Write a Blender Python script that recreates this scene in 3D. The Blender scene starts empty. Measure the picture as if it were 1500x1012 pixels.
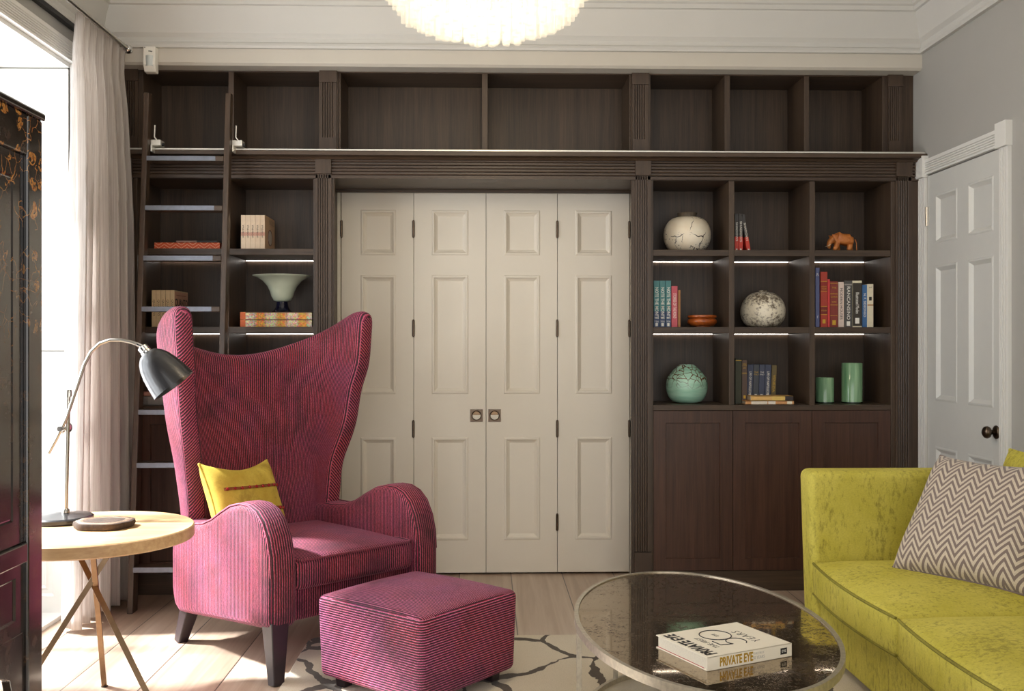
import bpy, bmesh, math, random
from math import sin, cos, pi, radians as R
from mathutils import Vector, Matrix, noise
random.seed(7)
sc = bpy.context.scene
COL = sc.collection

# ------------------------------------------------------------------ survey of the room (metres)
F = 1450.0                       # focal length for a 1500 px wide frame
TH = math.atan(39 / F)           # the camera looks a little to the right of the wall's normal
EYE = 1.316
YF = 5.27                        # front plane of the lower shelving
YU = 5.365                       # front plane of the upper shelving
YB = 5.648                       # back panels
YD = 5.69                        # folding doors

def ray(u, v):
    c = (u - 750) / F
    return c * cos(TH) + sin(TH), cos(TH) - c * sin(TH), -(v - 506) / F
def at(u, v, Y):
    x, y, z = ray(u, v); s = Y / y
    return Vector((x * s, Y, EYE + z * s))
def on(u, v, zz):
    x, y, z = ray(u, v); s = (zz - EYE) / z
    return Vector((x * s, y * s, zz))
def X(u, Y=YF): return at(u, 506, Y).x
def Z(v, Y=YF, u=1130): return at(u, v, Y).z

XL = -2.02
XR = X(1349)
CEIL = 3.32

# ------------------------------------------------------------------ mesh builder
class MB:
    def __init__(s, M=None):
        s.v = []; s.f = []; s.M = M
    def add(s, vs, fs):
        o = len(s.v)
        for p in vs:
            p = Vector(p)
            s.v.append(s.M @ p if s.M else p)
        s.f += [tuple(i + o for i in f) for f in fs]
        return s
    def box(s, x0, x1, y0, y1, z0, z1):
        if x0 > x1: x0, x1 = x1, x0
        if y0 > y1: y0, y1 = y1, y0
        if z0 > z1: z0, z1 = z1, z0
        return s.add([(x0,y0,z0),(x1,y0,z0),(x1,y1,z0),(x0,y1,z0),(x0,y0,z1),(x1,y0,z1),(x1,y1,z1),(x0,y1,z1)],
                     [(0,3,2,1),(4,5,6,7),(0,1,5,4),(1,2,6,5),(2,3,7,6),(3,0,4,7)])
    def prism(s, poly, axis, a0, a1):
        n = len(poly)
        def mk(p, a):
            return {'x': (a, p[0], p[1]), 'y': (p[0], a, p[1]), 'z': (p[0], p[1], a)}[axis]
        vs = [mk(p, a0) for p in poly] + [mk(p, a1) for p in poly]
        fs = [(i, (i+1) % n, n + (i+1) % n, n + i) for i in range(n)]
        fs += [tuple(range(n))[::-1], tuple(range(n, 2*n))]
        return s.add(vs, fs)
    def lathe(s, prof, seg=32, c=(0,0,0), sx=1, sy=1, axis=None, cap=True, wob=0):
        """prof: (r, h) along +z, or along the vector axis"""
        c = Vector(c)
        Q = Vector((0,0,1)).rotation_difference(Vector(axis).normalized()).to_matrix() if axis is not None else Matrix.Identity(3)
        vs = []; fs = []; n = len(prof)
        for r, h in prof:
            for k in range(seg):
                a = 2*pi*k/seg
                w = 1 + wob*(noise.noise(Vector((cos(a)*1.7, sin(a)*1.7, 3.1)))) if wob else 1
                vs.append(c + Q @ Vector((r*cos(a)*sx*w, r*sin(a)*sy*w, h)))
        for i in range(n-1):
            for k in range(seg):
                k2 = (k+1) % seg
                fs.append((i*seg+k, i*seg+k2, (i+1)*seg+k2, (i+1)*seg+k))
        if cap:
            fs.append(tuple(range(seg))[::-1]); fs.append(tuple((n-1)*seg+k for k in range(seg)))
        return s.add(vs, fs)
    def tube(s, pts, r, seg=10, closed=False, rect=None, up=(0,0,1)):
        pts = [Vector(p) for p in pts]; n = len(pts)
        rs = r if isinstance(r, (list, tuple)) else [r]*n
        if rect: sec = [(-rect[0]/2,-rect[1]/2),(rect[0]/2,-rect[1]/2),(rect[0]/2,rect[1]/2),(-rect[0]/2,rect[1]/2)]
        else: sec = [(cos(2*pi*k/seg), sin(2*pi*k/seg)) for k in range(seg)]
        m = len(sec); vs = []; fs = []; up = Vector(up); prev = None
        for i, p in enumerate(pts):
            if closed: t = pts[(i+1) % n] - pts[i-1]
            else: t = pts[min(i+1, n-1)] - pts[max(i-1, 0)]
            t.normalize()
            if prev is None or rect:
                a = up.cross(t)
                if a.length < 1e-4: a = Vector((1,0,0)).cross(t)
            else:
                a = prev - t*prev.dot(t)
            a.normalize(); b = t.cross(a); prev = a
            for q in sec:
                k = 1 if rect else rs[i]
                vs.append(p + a*q[0]*k + b*q[1]*k)
        for i in range(n if closed else n-1):
            j = (i+1) % n
            for k in range(m):
                k2 = (k+1) % m
                fs.append((i*m+k, i*m+k2, j*m+k2, j*m+k))
        if not closed:
            fs.append(tuple(range(m))[::-1]); fs.append(tuple((n-1)*m+k for k in range(m)))
        return s.add(vs, fs)
    def bar(s, p, q, w, h=None, w2=None, h2=None, side=(1,0,0)):
        """tapered square bar from p to q"""
        p = Vector(p); q = Vector(q); h = h or w; w2 = w2 or w; h2 = h2 or h
        t = (q-p).normalized(); a = Vector(side); a = (a - t*a.dot(t)).normalized(); b = t.cross(a)
        vs = [p+a*i*w/2+b*j*h/2 for i,j in ((-1,-1),(1,-1),(1,1),(-1,1))] + [q+a*i*w2/2+b*j*h2/2 for i,j in ((-1,-1),(1,-1),(1,1),(-1,1))]
        return s.add(vs, [(0,3,2,1),(4,5,6,7),(0,1,5,4),(1,2,6,5),(2,3,7,6),(3,0,4,7)])
    def rbox(s, hx, hy, hz, r, n=8, c=(0,0,0), fn=None):
        """rounded box; fn(Vector)->Vector reshapes it"""
        idx = {}; vs = []; fs = []
        def ticks(h):
            k = max(3, n); out = [-h]
            out += [-h + r*(i/3) for i in (1,2,3)]
            out += [(-h+r) + (2*h-2*r)*i/k for i in range(1, k)]
            out += [h - r*(i/3) for i in (3,2,1)]; out += [h]
            return out
        T = (ticks(hx), ticks(hy), ticks(hz)); H = (hx, hy, hz)
        def vid(p):
            key = tuple(round(q, 6) for q in p)
            if key not in idx:
                cl = Vector([max(-H[i]+r, min(H[i]-r, p[i])) for i in range(3)])
                d = Vector(p) - cl
                q = cl + d.normalized()*r if d.length > 1e-9 else cl
                if fn: q = fn(q)
                idx[key] = len(vs); vs.append(q + Vector(c))
            return idx[key]
        for ax in range(3):
            b, d = (ax+1) % 3, (ax+2) % 3
            for sg in (-1, 1):
                for i in range(len(T[b])-1):
                    for j in range(len(T[d])-1):
                        q = []
                        for ii, jj in ((i,j),(i+1,j),(i+1,j+1),(i,j+1)):
                            p = [0,0,0]; p[ax] = sg*H[ax]; p[b] = T[b][ii]; p[d] = T[d][jj]
                            q.append(vid(p))
                        fs.append(tuple(q) if sg > 0 else tuple(q[::-1]))
        return s.add(vs, fs)
    def grid(s, fn, n, m, close=False):
        vs = [fn(i/n, j/m) for i in range(n+1) for j in range(m+1)]
        fs = [(i*(m+1)+j, (i+1)*(m+1)+j, (i+1)*(m+1)+j+1, i*(m+1)+j+1) for i in range(n) for j in range(m)]
        return s.add(vs, fs)
    def rings(s, x0, x1, z0, z1, prof, yf):
        """nested rectangles in the x-z plane: prof = [(inset, depth)...]; the last one is filled"""
        vs = []; fs = []
        for ins, dep in prof:
            vs += [(x0+ins, yf+dep, z0+ins), (x1-ins, yf+dep, z0+ins), (x1-ins, yf+dep, z1-ins), (x0+ins, yf+dep, z1-ins)]
        for i in range(len(prof)-1):
            for k in range(4):
                k2 = (k+1) % 4
                fs.append((i*4+k, i*4+k2, i*4+4+k2, i*4+4+k))
        b = (len(prof)-1)*4
        fs.append((b, b+1, b+2, b+3))
        return s.add(vs, fs)
    def panelled(s, x0, x1, z0, z1, yf, th, panels, prof):
        """a slab whose front is at yf, with sunk panels (x0,x1,z0,z1)"""
        xs = sorted({x0, x1, *[p[0] for p in panels], *[p[1] for p in panels]})
        zs = sorted({z0, z1, *[p[2] for p in panels], *[p[3] for p in panels]})
        for i in range(len(xs)-1):
            for j in range(len(zs)-1):
                cx = (xs[i]+xs[i+1])/2; cz = (zs[j]+zs[j+1])/2
                inside = any(p[0] < cx < p[1] and p[2] < cz < p[3] for p in panels)
                if not inside:
                    s.add([(xs[i],yf,zs[j]),(xs[i+1],yf,zs[j]),(xs[i+1],yf,zs[j+1]),(xs[i],yf,zs[j+1])], [(0,1,2,3)])
        for p in panels: s.rings(*p, prof, yf)
        s.add([(x0,yf,z0),(x1,yf,z0),(x1,yf,z1),(x0,yf,z1),(x0,yf+th,z0),(x1,yf+th,z0),(x1,yf+th,z1),(x0,yf+th,z1)],
              [(1,0,4,5),(2,1,5,6),(3,2,6,7),(0,3,7,4),(5,4,7,6)])
        return s

def obj(name, mb, mat, parent=None, bevel=0, smooth=None, seg=2, weld=True, sub=0):
    me = bpy.data.meshes.new(name)
    me.from_pydata([tuple(v) for v in mb.v], [], mb.f)
    if weld:
        bm = bmesh.new(); bm.from_mesh(me)
        bmesh.ops.remove_doubles(bm, verts=bm.verts, dist=1e-6)
        bmesh.ops.recalc_face_normals(bm, faces=bm.faces)
        bm.to_mesh(me); bm.free()
    me.materials.append(mat)
    o = bpy.data.objects.new(name, me); COL.objects.link(o)
    if parent: o.parent = parent
    if smooth is not None:
        me.shade_smooth()
        if smooth < 180: me.set_sharp_from_angle(angle=R(smooth))
    if bevel:
        b = o.modifiers.new('bevel', 'BEVEL'); b.width = bevel; b.segments = seg; b.limit_method = 'ANGLE'; b.angle_limit = R(40)
        b.harden_normals = False
    if sub:
        m = o.modifiers.new('subdivision', 'SUBSURF'); m.levels = m.render_levels = sub
    return o

def bake(o):
    dg = bpy.context.evaluated_depsgraph_get(); dg.update()
    me = bpy.data.meshes.new_from_object(o.evaluated_get(dg), preserve_all_data_layers=True, depsgraph=dg)
    o.modifiers.clear(); old = o.data; o.data = me
    me.name = o.name
    return o

def uvmap(o, fn):
    """fn(co, face normal) -> (u, v), in metres of cloth"""
    me = o.data
    uv = me.uv_layers.get('UVMap') or me.uv_layers.new(name='UVMap')
    for p in me.polygons:
        for li in p.loop_indices:
            uv.data[li].uv = fn(me.vertices[me.loops[li].vertex_index].co, p.normal)

def thing(name, label, cat, loc=(0,0,0), rz=0, group=None):
    o = bpy.data.objects.new(name, None); COL.objects.link(o)
    o.empty_display_size = .05
    o.location = loc; o.rotation_euler = (0,0,rz)
    return tag(o, label, cat, group)
def tag(o, label, cat, group=None):
    o['label'] = label; o['category'] = cat
    if group: o['group'] = group
    return o
def struct(name, mb, mat, label=None, **k):
    o = obj(name, mb, mat, **k); o['kind'] = 'structure'
    if label: o['label'] = label
    return o

def skin(name, verts, edges, radii, mat, parent=None, sub=2):
    me = bpy.data.meshes.new(name); me.from_pydata([tuple(v) for v in verts], edges, [])
    me.materials.append(mat)
    o = bpy.data.objects.new(name, me); COL.objects.link(o)
    if parent: o.parent = parent
    m = o.modifiers.new('skin', 'SKIN')
    for i, r in enumerate(radii):
        sv = me.skin_vertices[0].data[i]
        sv.radius = (r, r) if not isinstance(r, tuple) else r
        sv.use_root = (i == 0)
    s = o.modifiers.new('sub', 'SUBSURF'); s.levels = s.render_levels = sub
    bake(o); o.data.shade_smooth()
    if not o.data.materials: o.data.materials.append(mat)
    return o

def text(name, s, size, M, mat, parent, sx=1.0, thick=0.0002, bold=0.0, space=1.0, align='CENTER'):
    cu = bpy.data.curves.new('lettering', 'FONT'); cu.body = s; cu.size = size
    cu.align_x = align; cu.align_y = 'CENTER'; cu.extrude = thick; cu.offset = bold; cu.space_character = space
    cu.resolution_u = 3
    t = bpy.data.objects.new('lettering', cu); COL.objects.link(t)
    dg = bpy.context.evaluated_depsgraph_get(); dg.update()
    me = bpy.data.meshes.new_from_object(t.evaluated_get(dg), depsgraph=dg)
    bpy.data.objects.remove(t); bpy.data.curves.remove(cu)
    me.transform(M @ Matrix.Diagonal((sx, 1, 1, 1)))
    me.materials.clear(); me.materials.append(mat)
    o = bpy.data.objects.new(name, me); COL.objects.link(o); o.parent = parent
    return o
def basis(loc, x, y):
    x = Vector(x).normalized(); y = Vector(y); y = (y - x*y.dot(x)).normalized(); z = x.cross(y)
    return Matrix(((x.x,y.x,z.x,loc[0]),(x.y,y.y,z.y,loc[1]),(x.z,y.z,z.z,loc[2]),(0,0,0,1)))

# ------------------------------------------------------------------ materials
def srgb(r, g, b):
    f = lambda c: (c/255/12.92) if c/255 <= .04045 else ((c/255+.055)/1.055)**2.4
    return (f(r), f(g), f(b), 1)
class NT:
    def __init__(s, name):
        s.m = bpy.data.materials.new(name); s.m.use_nodes = True
        s.t = s.m.node_tree; s.b = s.t.nodes['Principled BSDF']; s.out = s.t.nodes['Material Output']
    def n(s, typ, **k):
        x = s.t.nodes.new('ShaderNode' + typ)
        for a, b in k.items():
            if a in x.inputs.keys() if not hasattr(x, a) else False: x.inputs[a].default_value = b
            else: setattr(x, a, b)
        return x
    def l(s, a, b): s.t.links.new(a, b)
    def coord(s, kind='Object', scale=(1,1,1), rot=(0,0,0)):
        c = s.n('TexCoord'); m = s.n('Mapping'); m.inputs['Scale'].default_value = scale; m.inputs['Rotation'].default_value = rot
        s.l(c.outputs[kind], m.inputs['Vector']); return m.outputs['Vector']
    def noise(s, vec, scale, detail=4, rough=.5, dist=0):
        x = s.n('TexNoise'); x.inputs['Scale'].default_value = scale; x.inputs['Detail'].default_value = detail
        x.inputs['Roughness'].default_value = rough; x.inputs['Distortion'].default_value = dist
        if vec is not None: s.l(vec, x.inputs['Vector'])
        return x.outputs['Fac']
    def voro(s, vec, scale, feature='F1', out='Distance', rnd=1):
        x = s.n('TexVoronoi'); x.feature = feature; x.inputs['Scale'].default_value = scale; x.inputs['Randomness'].default_value = rnd
        if vec is not None: s.l(vec, x.inputs['Vector'])
        return x.outputs[out]
    def ramp(s, fac, stops, interp='LINEAR'):
        r = s.n('ValToRGB'); r.color_ramp.interpolation = interp
        e = r.color_ramp.elements
        while len(e) < len(stops): e.new(.5)
        for i, (p, c) in enumerate(stops):
            e[i].position = p; e[i].color = c if len(c) == 4 else (*c, 1)
        s.l(fac, r.inputs['Fac']); return r.outputs['Color']
    def mix(s, fac, a, b, mode='MIX'):
        x = s.n('Mix'); x.data_type = 'RGBA'; x.blend_type = mode
        for val, i in ((fac, 0), (a, 6), (b, 7)):
            if hasattr(val, 'is_linked'): s.l(val, x.inputs[i])
            else: x.inputs[i].default_value = val
        return x.outputs[2]
    def math(s, op, a, b=0.0, c=0.0):
        x = s.n('Math'); x.operation = op
        for i, val in enumerate((a, b, c)):
            if hasattr(val, 'is_linked'): s.l(val, x.inputs[i])
            else: x.inputs[i].default_value = val
        return x.outputs[0]
    def sep(s, vec):
        x = s.n('SeparateXYZ'); s.l(vec, x.inputs[0]); return x.outputs
    def bump(s, h, strength=.2, dist=.01):
        b = s.n('Bump'); b.inputs['Strength'].default_value = strength; b.inputs['Distance'].default_value = dist
        s.l(h, b.inputs['Height']); s.l(b.outputs[0], s.b.inputs['Normal'])
    def set(s, **k):
        for a, v in k.items():
            i = s.b.inputs[a.replace('_', ' ')]
            if hasattr(v, 'is_linked'): s.l(v, i)
            else: i.default_value = v
        return s
BW = ((0,0,0,1),(1,1,1,1))
def plain(name, c, rough=.5, metal=0, var=.06, scale=20, **k):
    t = NT(name); nz = t.noise(t.coord(), scale, 3)
    lo = tuple(x*(1-var) for x in c[:3]) + (1,); hi = tuple(min(1, x*(1+var)) for x in c[:3]) + (1,)
    t.set(Base_Color=t.ramp(nz, ((.3, lo), (.7, hi))), Roughness=rough, Metallic=metal, **k)
    return t.m
def emit(name, c, s):
    t = NT(name); t.set(Base_Color=c, Emission_Color=c, Emission_Strength=s, Roughness=.4); return t.m
def wood(name, c1, c2, scale, rough=.45, bump=.08, grain=1.0, coat=0):
    t = NT(name); v = t.coord('Object', scale)
    a = t.noise(v, 1, 6, .65); b = t.noise(t.coord('Object', tuple(q*.12 for q in scale)), 1, 3, .5, 1.0)
    f = t.math('ADD', t.math('MULTIPLY', a, .6*grain), t.math('MULTIPLY', b, .5))
    t.set(Base_Color=t.ramp(f, ((.33, c1), (.75, c2))), Roughness=rough, Coat_Weight=coat)
    t.bump(a, bump, .004); return t.m

M = {}
OAK1, OAK2 = srgb(42,30,22), srgb(86,68,52)
M['oak'] = wood('stained_oak', OAK1, OAK2, (160,160,5), .42, .12)
M['oak_h'] = wood('stained_oak_lengthwise', OAK1, OAK2, (5,160,160), .42, .12)
M['oak_fine'] = wood('stained_oak_mouldings', srgb(50,37,28), srgb(80,63,49), (70,70,4), .4, .02)
M['oak_fine_h'] = wood('stained_oak_mouldings_lengthwise', srgb(50,37,28), srgb(80,63,49), (4,70,70), .4, .02)
M['oak_red'] = wood('stained_oak_doors', srgb(46,26,18), srgb(84,55,42), (130,130,4), .4, .12)
M['white_door'] = plain('cream_door_paint', srgb(229,221,206), .45, var=.012, scale=6)
M['white_trim'] = plain('white_trim_paint', srgb(226,225,221), .4, var=.01, scale=6)
M['grey_door'] = plain('pale_grey_door_paint', srgb(208,208,204), .4, var=.01)
M['wall'] = plain('greige_wall_paint', srgb(168,166,161), .8, var=.015, scale=5)
M['bulk'] = plain('stone_bulkhead_paint', srgb(198,192,181), .7, var=.012, scale=5)
M['cornice'] = plain('white_plaster', srgb(200,198,193), .7, var=.012, scale=5)
M['steel'] = plain('brushed_nickel', srgb(200,196,188), .28, 1, .05, 60)
M['steel_bright'] = plain('pale_metal', srgb(232,230,222), .35, .6, .03, 60)
M['rung_sheen'] = plain('grey_rung_sheen', srgb(118,122,132), .5, .6, .08, 50)  # grey tone standing in for window light reflected by the wooden rungs
M['brass_old'] = plain('aged_bronze', srgb(96,82,70), .3, 1, .2, 90)
M['brass'] = plain('bronzed_brass', srgb(120,98,76), .28, 1, .1, 40)
M['chrome'] = plain('chrome', srgb(215,213,210), .12, 1, .02, 30)
M['black_metal'] = plain('black_enamel', srgb(34,33,35), .3, 0, .05, 30, Coat_Weight=.4)
M['black_leg'] = plain('ebonised_wood', srgb(40,30,34), .3, 0, .1, 30)
M['silver_leaf'] = plain('silver_leaf', srgb(196,188,172), .38, .75, .14, 70)
M['pages'] = plain('book_pages', srgb(232,224,206), .8, 0, .05, 200)
M['strip_black'] = plain('black_strip', srgb(22,21,22), .5)
M['white_plastic'] = plain('white_plastic', srgb(236,232,222), .35, var=.01)
M['lens_plastic'] = plain('sensor_lens', srgb(196,202,200), .25, var=.03)
M['ink'] = plain('black_ink', srgb(28,26,26), .6, var=.02)
M['gold'] = plain('gold_foil', srgb(206,166,60), .35, .5, .08, 80)
M['pale_ink'] = plain('pale_grey_ink', srgb(196,192,184), .6, var=.02)
M['white_ink'] = plain('white_ink', srgb(240,238,230), .6, var=.02)
M['led'] = emit('led_light', (1, .93, .86, 1), 8.0)
M['bulb'] = emit('lamp_bulb', (1, .88, .66, 1), 6.0)

# floor: wide bleached oak boards running towards the shelves
t = NT('bleached_oak_boards')
v = t.coord('Object'); x = t.sep(v)
bx = t.math('DIVIDE', t.math('ADD', x[0], 1.62), .2945)
board = t.math('FLOOR', bx); fr = t.math('FRACT', bx)
cv = t.n('CombineXYZ'); t.l(t.math('MULTIPLY', board, 3.7), cv.inputs[0]); t.l(t.math('MULTIPLY', x[1], .45), cv.inputs[1]); t.l(t.math('MULTIPLY', x[0], 14), cv.inputs[2])
g = t.noise(cv.outputs[0], 1.6, 5, .6, .6)
wn = t.n('TexWhiteNoise'); wn.noise_dimensions = '1D'; t.l(board, wn.inputs['W'])
tone = t.math('ADD', t.math('MULTIPLY', g, .8), t.math('MULTIPLY', wn.outputs['Value'], .25))
c = t.ramp(tone, ((.25, srgb(146,120,99)), (.55, srgb(182,159,138)), (.85, srgb(210,193,175))))
gap = t.math('LESS_THAN', t.math('ABSOLUTE', t.math('SUBTRACT', fr, .5)), .4915)
c = t.mix(gap, srgb(60,48,40), c)
t.set(Base_Color=c, Roughness=.36, Coat_Weight=.35, Coat_Roughness=.28); t.bump(g, .05, .003)
M['floor'] = t.m

# rug: cream pile with broken charcoal-brown veins
t = NT('cracked_vein_rug')
v = t.coord('Object')
nz = t.n('TexNoise'); nz.inputs['Scale'].default_value = 5; nz.inputs['Detail'].default_value = 5; t.l(v, nz.inputs['Vector'])
off = t.n('VectorMath'); off.operation = 'SCALE'; t.l(nz.outputs['Color'], off.inputs[0]); off.inputs['Scale'].default_value = .16
ad = t.n('VectorMath'); ad.operation = 'ADD'; t.l(v, ad.inputs[0]); t.l(off.outputs[0], ad.inputs[1])
d = t.voro(ad.outputs[0], 2.5, 'DISTANCE_TO_EDGE')
wid = t.noise(v, 4.0, 2)
th = t.math('MULTIPLY_ADD', wid, .16, -.048)
vein = t.math('LESS_THAN', d, th)
pile = t.noise(v, 320, 2)
base = t.ramp(pile, ((.3, srgb(206,194,172)), (.7, srgb(228,217,196))))
t.set(Base_Color=t.mix(vein, base, srgb(78,66,54)), Roughness=.95, Sheen_Weight=.2)
t.bump(t.math('ADD', pile, t.math('MULTIPLY', vein, -1.2)), .5, .004)
M['rug'] = t.m

def ribbed(name, period, c_dark, c_mid, c_mid2, c_lite, sheen=.22):
    """ribbed velvet: stripes follow the cloth's U coordinate; two shot colours"""
    t = NT(name); uv = t.n('UVMap'); s3 = t.sep(uv.outputs[0])
    wob = t.noise(t.coord('Object'), 90, 2)
    u = t.math('ADD', s3[0], t.math('MULTIPLY', wob, period*.35))
    f = t.math('FRACT', t.math('DIVIDE', u, period))
    big = t.noise(t.coord('Object', (1,1,1)), 5.5, 4, .6)
    mid = t.mix(t.ramp(big, ((.38, BW[0]), (.62, BW[1]))), c_mid, c_mid2)
    k1 = t.ramp(f, ((0, BW[1]), (.41, BW[1]), (.50, BW[0]), (.92, BW[0]), (1, BW[1])))
    c = t.mix(k1, mid, c_dark)
    k2 = t.ramp(f, ((.44, BW[0]), (.54, BW[1]), (.66, BW[1]), (.76, BW[0])))
    fleck = t.noise(t.coord('Object'), 240, 2)
    k2 = t.math('MULTIPLY', k2, t.ramp(fleck, ((.35, (.25,.25,.25,1)), (.6, BW[1]))))
    c = t.mix(k2, c, c_lite)
    dark2 = t.noise(t.coord('Object', (2.2,2.2,2.2)), 1.9, 4, .7)
    c = t.mix(t.ramp(dark2, ((.47, BW[0]), (.70, (.62,.62,.62,1)))), c, c_dark)
    t.set(Base_Color=c, Roughness=.72, Sheen_Weight=sheen, Sheen_Tint=srgb(240,170,205), Sheen_Roughness=.4)
    h = t.ramp(f, ((0, BW[0]), (.25, BW[0]), (.6, BW[1]), (1, BW[0])))
    t.bump(h, .5, .003); return t.m
M['magenta'] = ribbed('magenta_ribbed_velvet', .0108, srgb(34,11,18), srgb(156,22,44), srgb(138,28,78), srgb(206,112,132))
M['magenta_o'] = ribbed('magenta_ribbed_velvet_footstool', .0092, srgb(40,11,25), srgb(158,22,48), srgb(144,34,96), srgb(226,142,172))

def velvet(name, c1, c2, fleck, scale, stretch=(1,1,1), sheen=.3, amt=.6):
    t = NT(name); v = t.coord('Object')
    b = t.noise(v, 6, 4, .6)
    base = t.ramp(b, ((.3, c1), (.7, c2)))
    n1 = t.noise(t.coord('Object', stretch), scale, 5, .75); n2 = t.noise(t.coord('Object', stretch), 4.5, 3, .6)
    k = t.ramp(t.math('MULTIPLY_ADD', n2, .38, n1), ((.70, BW[0]), (.86, (amt, amt, amt, 1))))
    fine = t.noise(t.coord('Object', (stretch[0]*1.0, stretch[1]*1.0, stretch[2]*4)), 130, 2)
    base = t.mix(t.ramp(fine, ((.3, (.2,.2,.2,1)), (.7, BW[0]))), base, fleck)
    t.set(Base_Color=t.mix(k, base, fleck), Roughness=.75, Sheen_Weight=sheen, Sheen_Tint=c2, Sheen_Roughness=.35)
    t.bump(fine, .15, .002); return t.m
M['chartreuse'] = velvet('chartreuse_chenille', srgb(196,184,66), srgb(216,204,94), srgb(112,100,30), 60, (1,1,.4), .3, .6)
M['chartreuse_pipe'] = velvet('chartreuse_piping', srgb(128,120,38), srgb(150,142,52), srgb(90,82,22), 60, (1,1,1))
M['yellow_silk'] = velvet('golden_velvet', srgb(184,152,44), srgb(224,198,86), srgb(140,104,22), 9, (1,1,1), .4, .5)

# zigzag weave
t = NT('zigzag_weave'); uv = t.n('UVMap'); s3 = t.sep(uv.outputs[0])
tri = t.math('PINGPONG', s3[0], .036)
f = t.math('FRACT', t.math('DIVIDE', t.math('SUBTRACT', s3[1], t.math('MULTIPLY', tri, 1.45)), .031))
k = t.math('GREATER_THAN', f, .5)
nz = t.noise(t.coord('Object'), 300, 2)
c = t.mix(k, srgb(128,112,106), srgb(212,198,178))
c = t.mix(t.ramp(nz, ((.35, (.25,.25,.25,1)), (.65, BW[0]))), c, srgb(110,96,90))
t.set(Base_Color=c, Roughness=.85, Sheen_Weight=.2); t.bump(nz, .25, .002)
M['zigzag'] = t.m

# linen curtain
t = NT('taupe_linen'); v = t.coord('Object', (220,220,1.5))
nz = t.noise(v, 1, 4, .6)
c = t.ramp(nz, ((.3, srgb(204,196,190)), (.7, srgb(236,231,226))))
tr = t.n('BsdfTranslucent'); t.l(c, tr.inputs['Color'])
mx = t.n('MixShader'); mx.inputs[0].default_value = .6
t.set(Base_Color=c, Roughness=.9); t.bump(nz, .2, .002)
t.l(t.b.outputs[0], mx.inputs[1]); t.l(tr.outputs[0], mx.inputs[2]); t.l(mx.outputs[0], t.out.inputs[0])
M['linen'] = t.m

# window glass, crystal
t = NT('window_glass'); a = t.n('BsdfTransparent'); g = t.n('BsdfGlossy'); g.inputs['Roughness'].default_value = .02
mx = t.n('MixShader'); mx.inputs[0].default_value = .06
t.l(a.outputs[0], mx.inputs[1]); t.l(g.outputs[0], mx.inputs[2]); t.l(mx.outputs[0], t.out.inputs[0]); M['glass'] = t.m
t = NT('crystal_rod'); a = t.n('BsdfTransparent'); a.inputs[0].default_value = (.97,.95,.91,1)
t.set(Base_Color=(.22,.2,.17,1), Roughness=.08, Emission_Color=(1,.90,.72,1), Emission_Strength=.9)
fr = t.n('LayerWeight'); fr.inputs[0].default_value = .4
t.l(t.math('MULTIPLY_ADD', fr.outputs['Facing'], -.85, 1.12), t.b.inputs['Emission Strength'])  # own glow stands in for bulb light in the glass, dimmer at edges
mx = t.n('MixShader'); t.l(t.math('MULTIPLY_ADD', fr.outputs['Facing'], .5, .16), mx.inputs[0])
t.l(a.outputs[0], mx.inputs[1]); t.l(t.b.outputs[0], mx.inputs[2]); t.l(mx.outputs[0], t.out.inputs[0]); M['crystal'] = t.m

# antiqued mirror table top
t = NT('antiqued_mirror'); v = t.coord('Object')
n1 = t.noise(v, 30, 8, .8); n2 = t.noise(v, 150, 4, .7); n3 = t.noise(v, 2.5, 3)
k = t.math('ADD', t.math('MULTIPLY', n1, .6), t.math('MULTIPLY', n2, .5))
spot = t.ramp(t.math('MULTIPLY_ADD', n3, .25, k), ((.68, BW[0]), (.79, BW[1])))
t.set(Base_Color=t.mix(spot, srgb(172,154,128), srgb(96,74,52)), Metallic=.94, Roughness=t.ramp(spot, ((0,(.03,.03,.03,1)),(1,(.42,.42,.42,1)))))
M['antique_mirror'] = t.m

# black lacquer with gilt vines
def lacquer(name, gilt):
    t = NT(name); v = t.coord('Object')
    wear = t.noise(v, 7, 6, .7)
    base = t.ramp(wear, ((.45, srgb(20,16,14)), (.58, srgb(42,31,25)), (.74, srgb(86,60,44))))
    nz = t.n('TexNoise'); nz.inputs['Scale'].default_value = 14; nz.inputs['Detail'].default_value = 3; t.l(v, nz.inputs['Vector'])
    off = t.n('VectorMath'); off.operation = 'SCALE'; t.l(nz.outputs['Color'], off.inputs[0]); off.inputs['Scale'].default_value = .06
    ad = t.n('VectorMath'); ad.operation = 'ADD'; t.l(v, ad.inputs[0]); t.l(off.outputs[0], ad.inputs[1])
    if gilt > 0:
        fl = t.voro(ad.outputs[0], 15, 'F1'); pet = t.voro(ad.outputs[0], 90, 'F1')
        flower = t.math('MULTIPLY', t.math('LESS_THAN', fl, .33*gilt), t.math('LESS_THAN', pet, .62))
        vine = t.math('MULTIPLY', t.math('LESS_THAN', t.voro(ad.outputs[0], 22, 'DISTANCE_TO_EDGE'), .016), t.math('GREATER_THAN', t.noise(v, 9, 2), .5))
        k = t.math('MAXIMUM', flower, vine)
        hz = t.math('ADD', t.sep(v)[2], t.math('MULTIPLY', t.noise(v, 6, 3), .5))
        k = t.math('MULTIPLY', k, t.ramp(t.math('SUBTRACT', hz, 1.2), ((.25, (.10,.10,.10,1)), (.75, BW[1]))))
        gold = t.ramp(t.noise(v, 120, 2), ((.3, srgb(150,84,34)), (.7, srgb(206,150,74))))
        base = t.mix(t.math('MULTIPLY', k, .85), base, gold)
    sc_ = t.noise(t.coord('Object', (14,14,160)), 1, 4, .7)
    t.set(Base_Color=base, Roughness=t.ramp(wear, ((.3,(.16,.16,.16,1)),(.75,(.34,.34,.34,1)))), Coat_Weight=1.0, Coat_Roughness=.10)
    t.bump(sc_, .08, .003); return t.m
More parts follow.
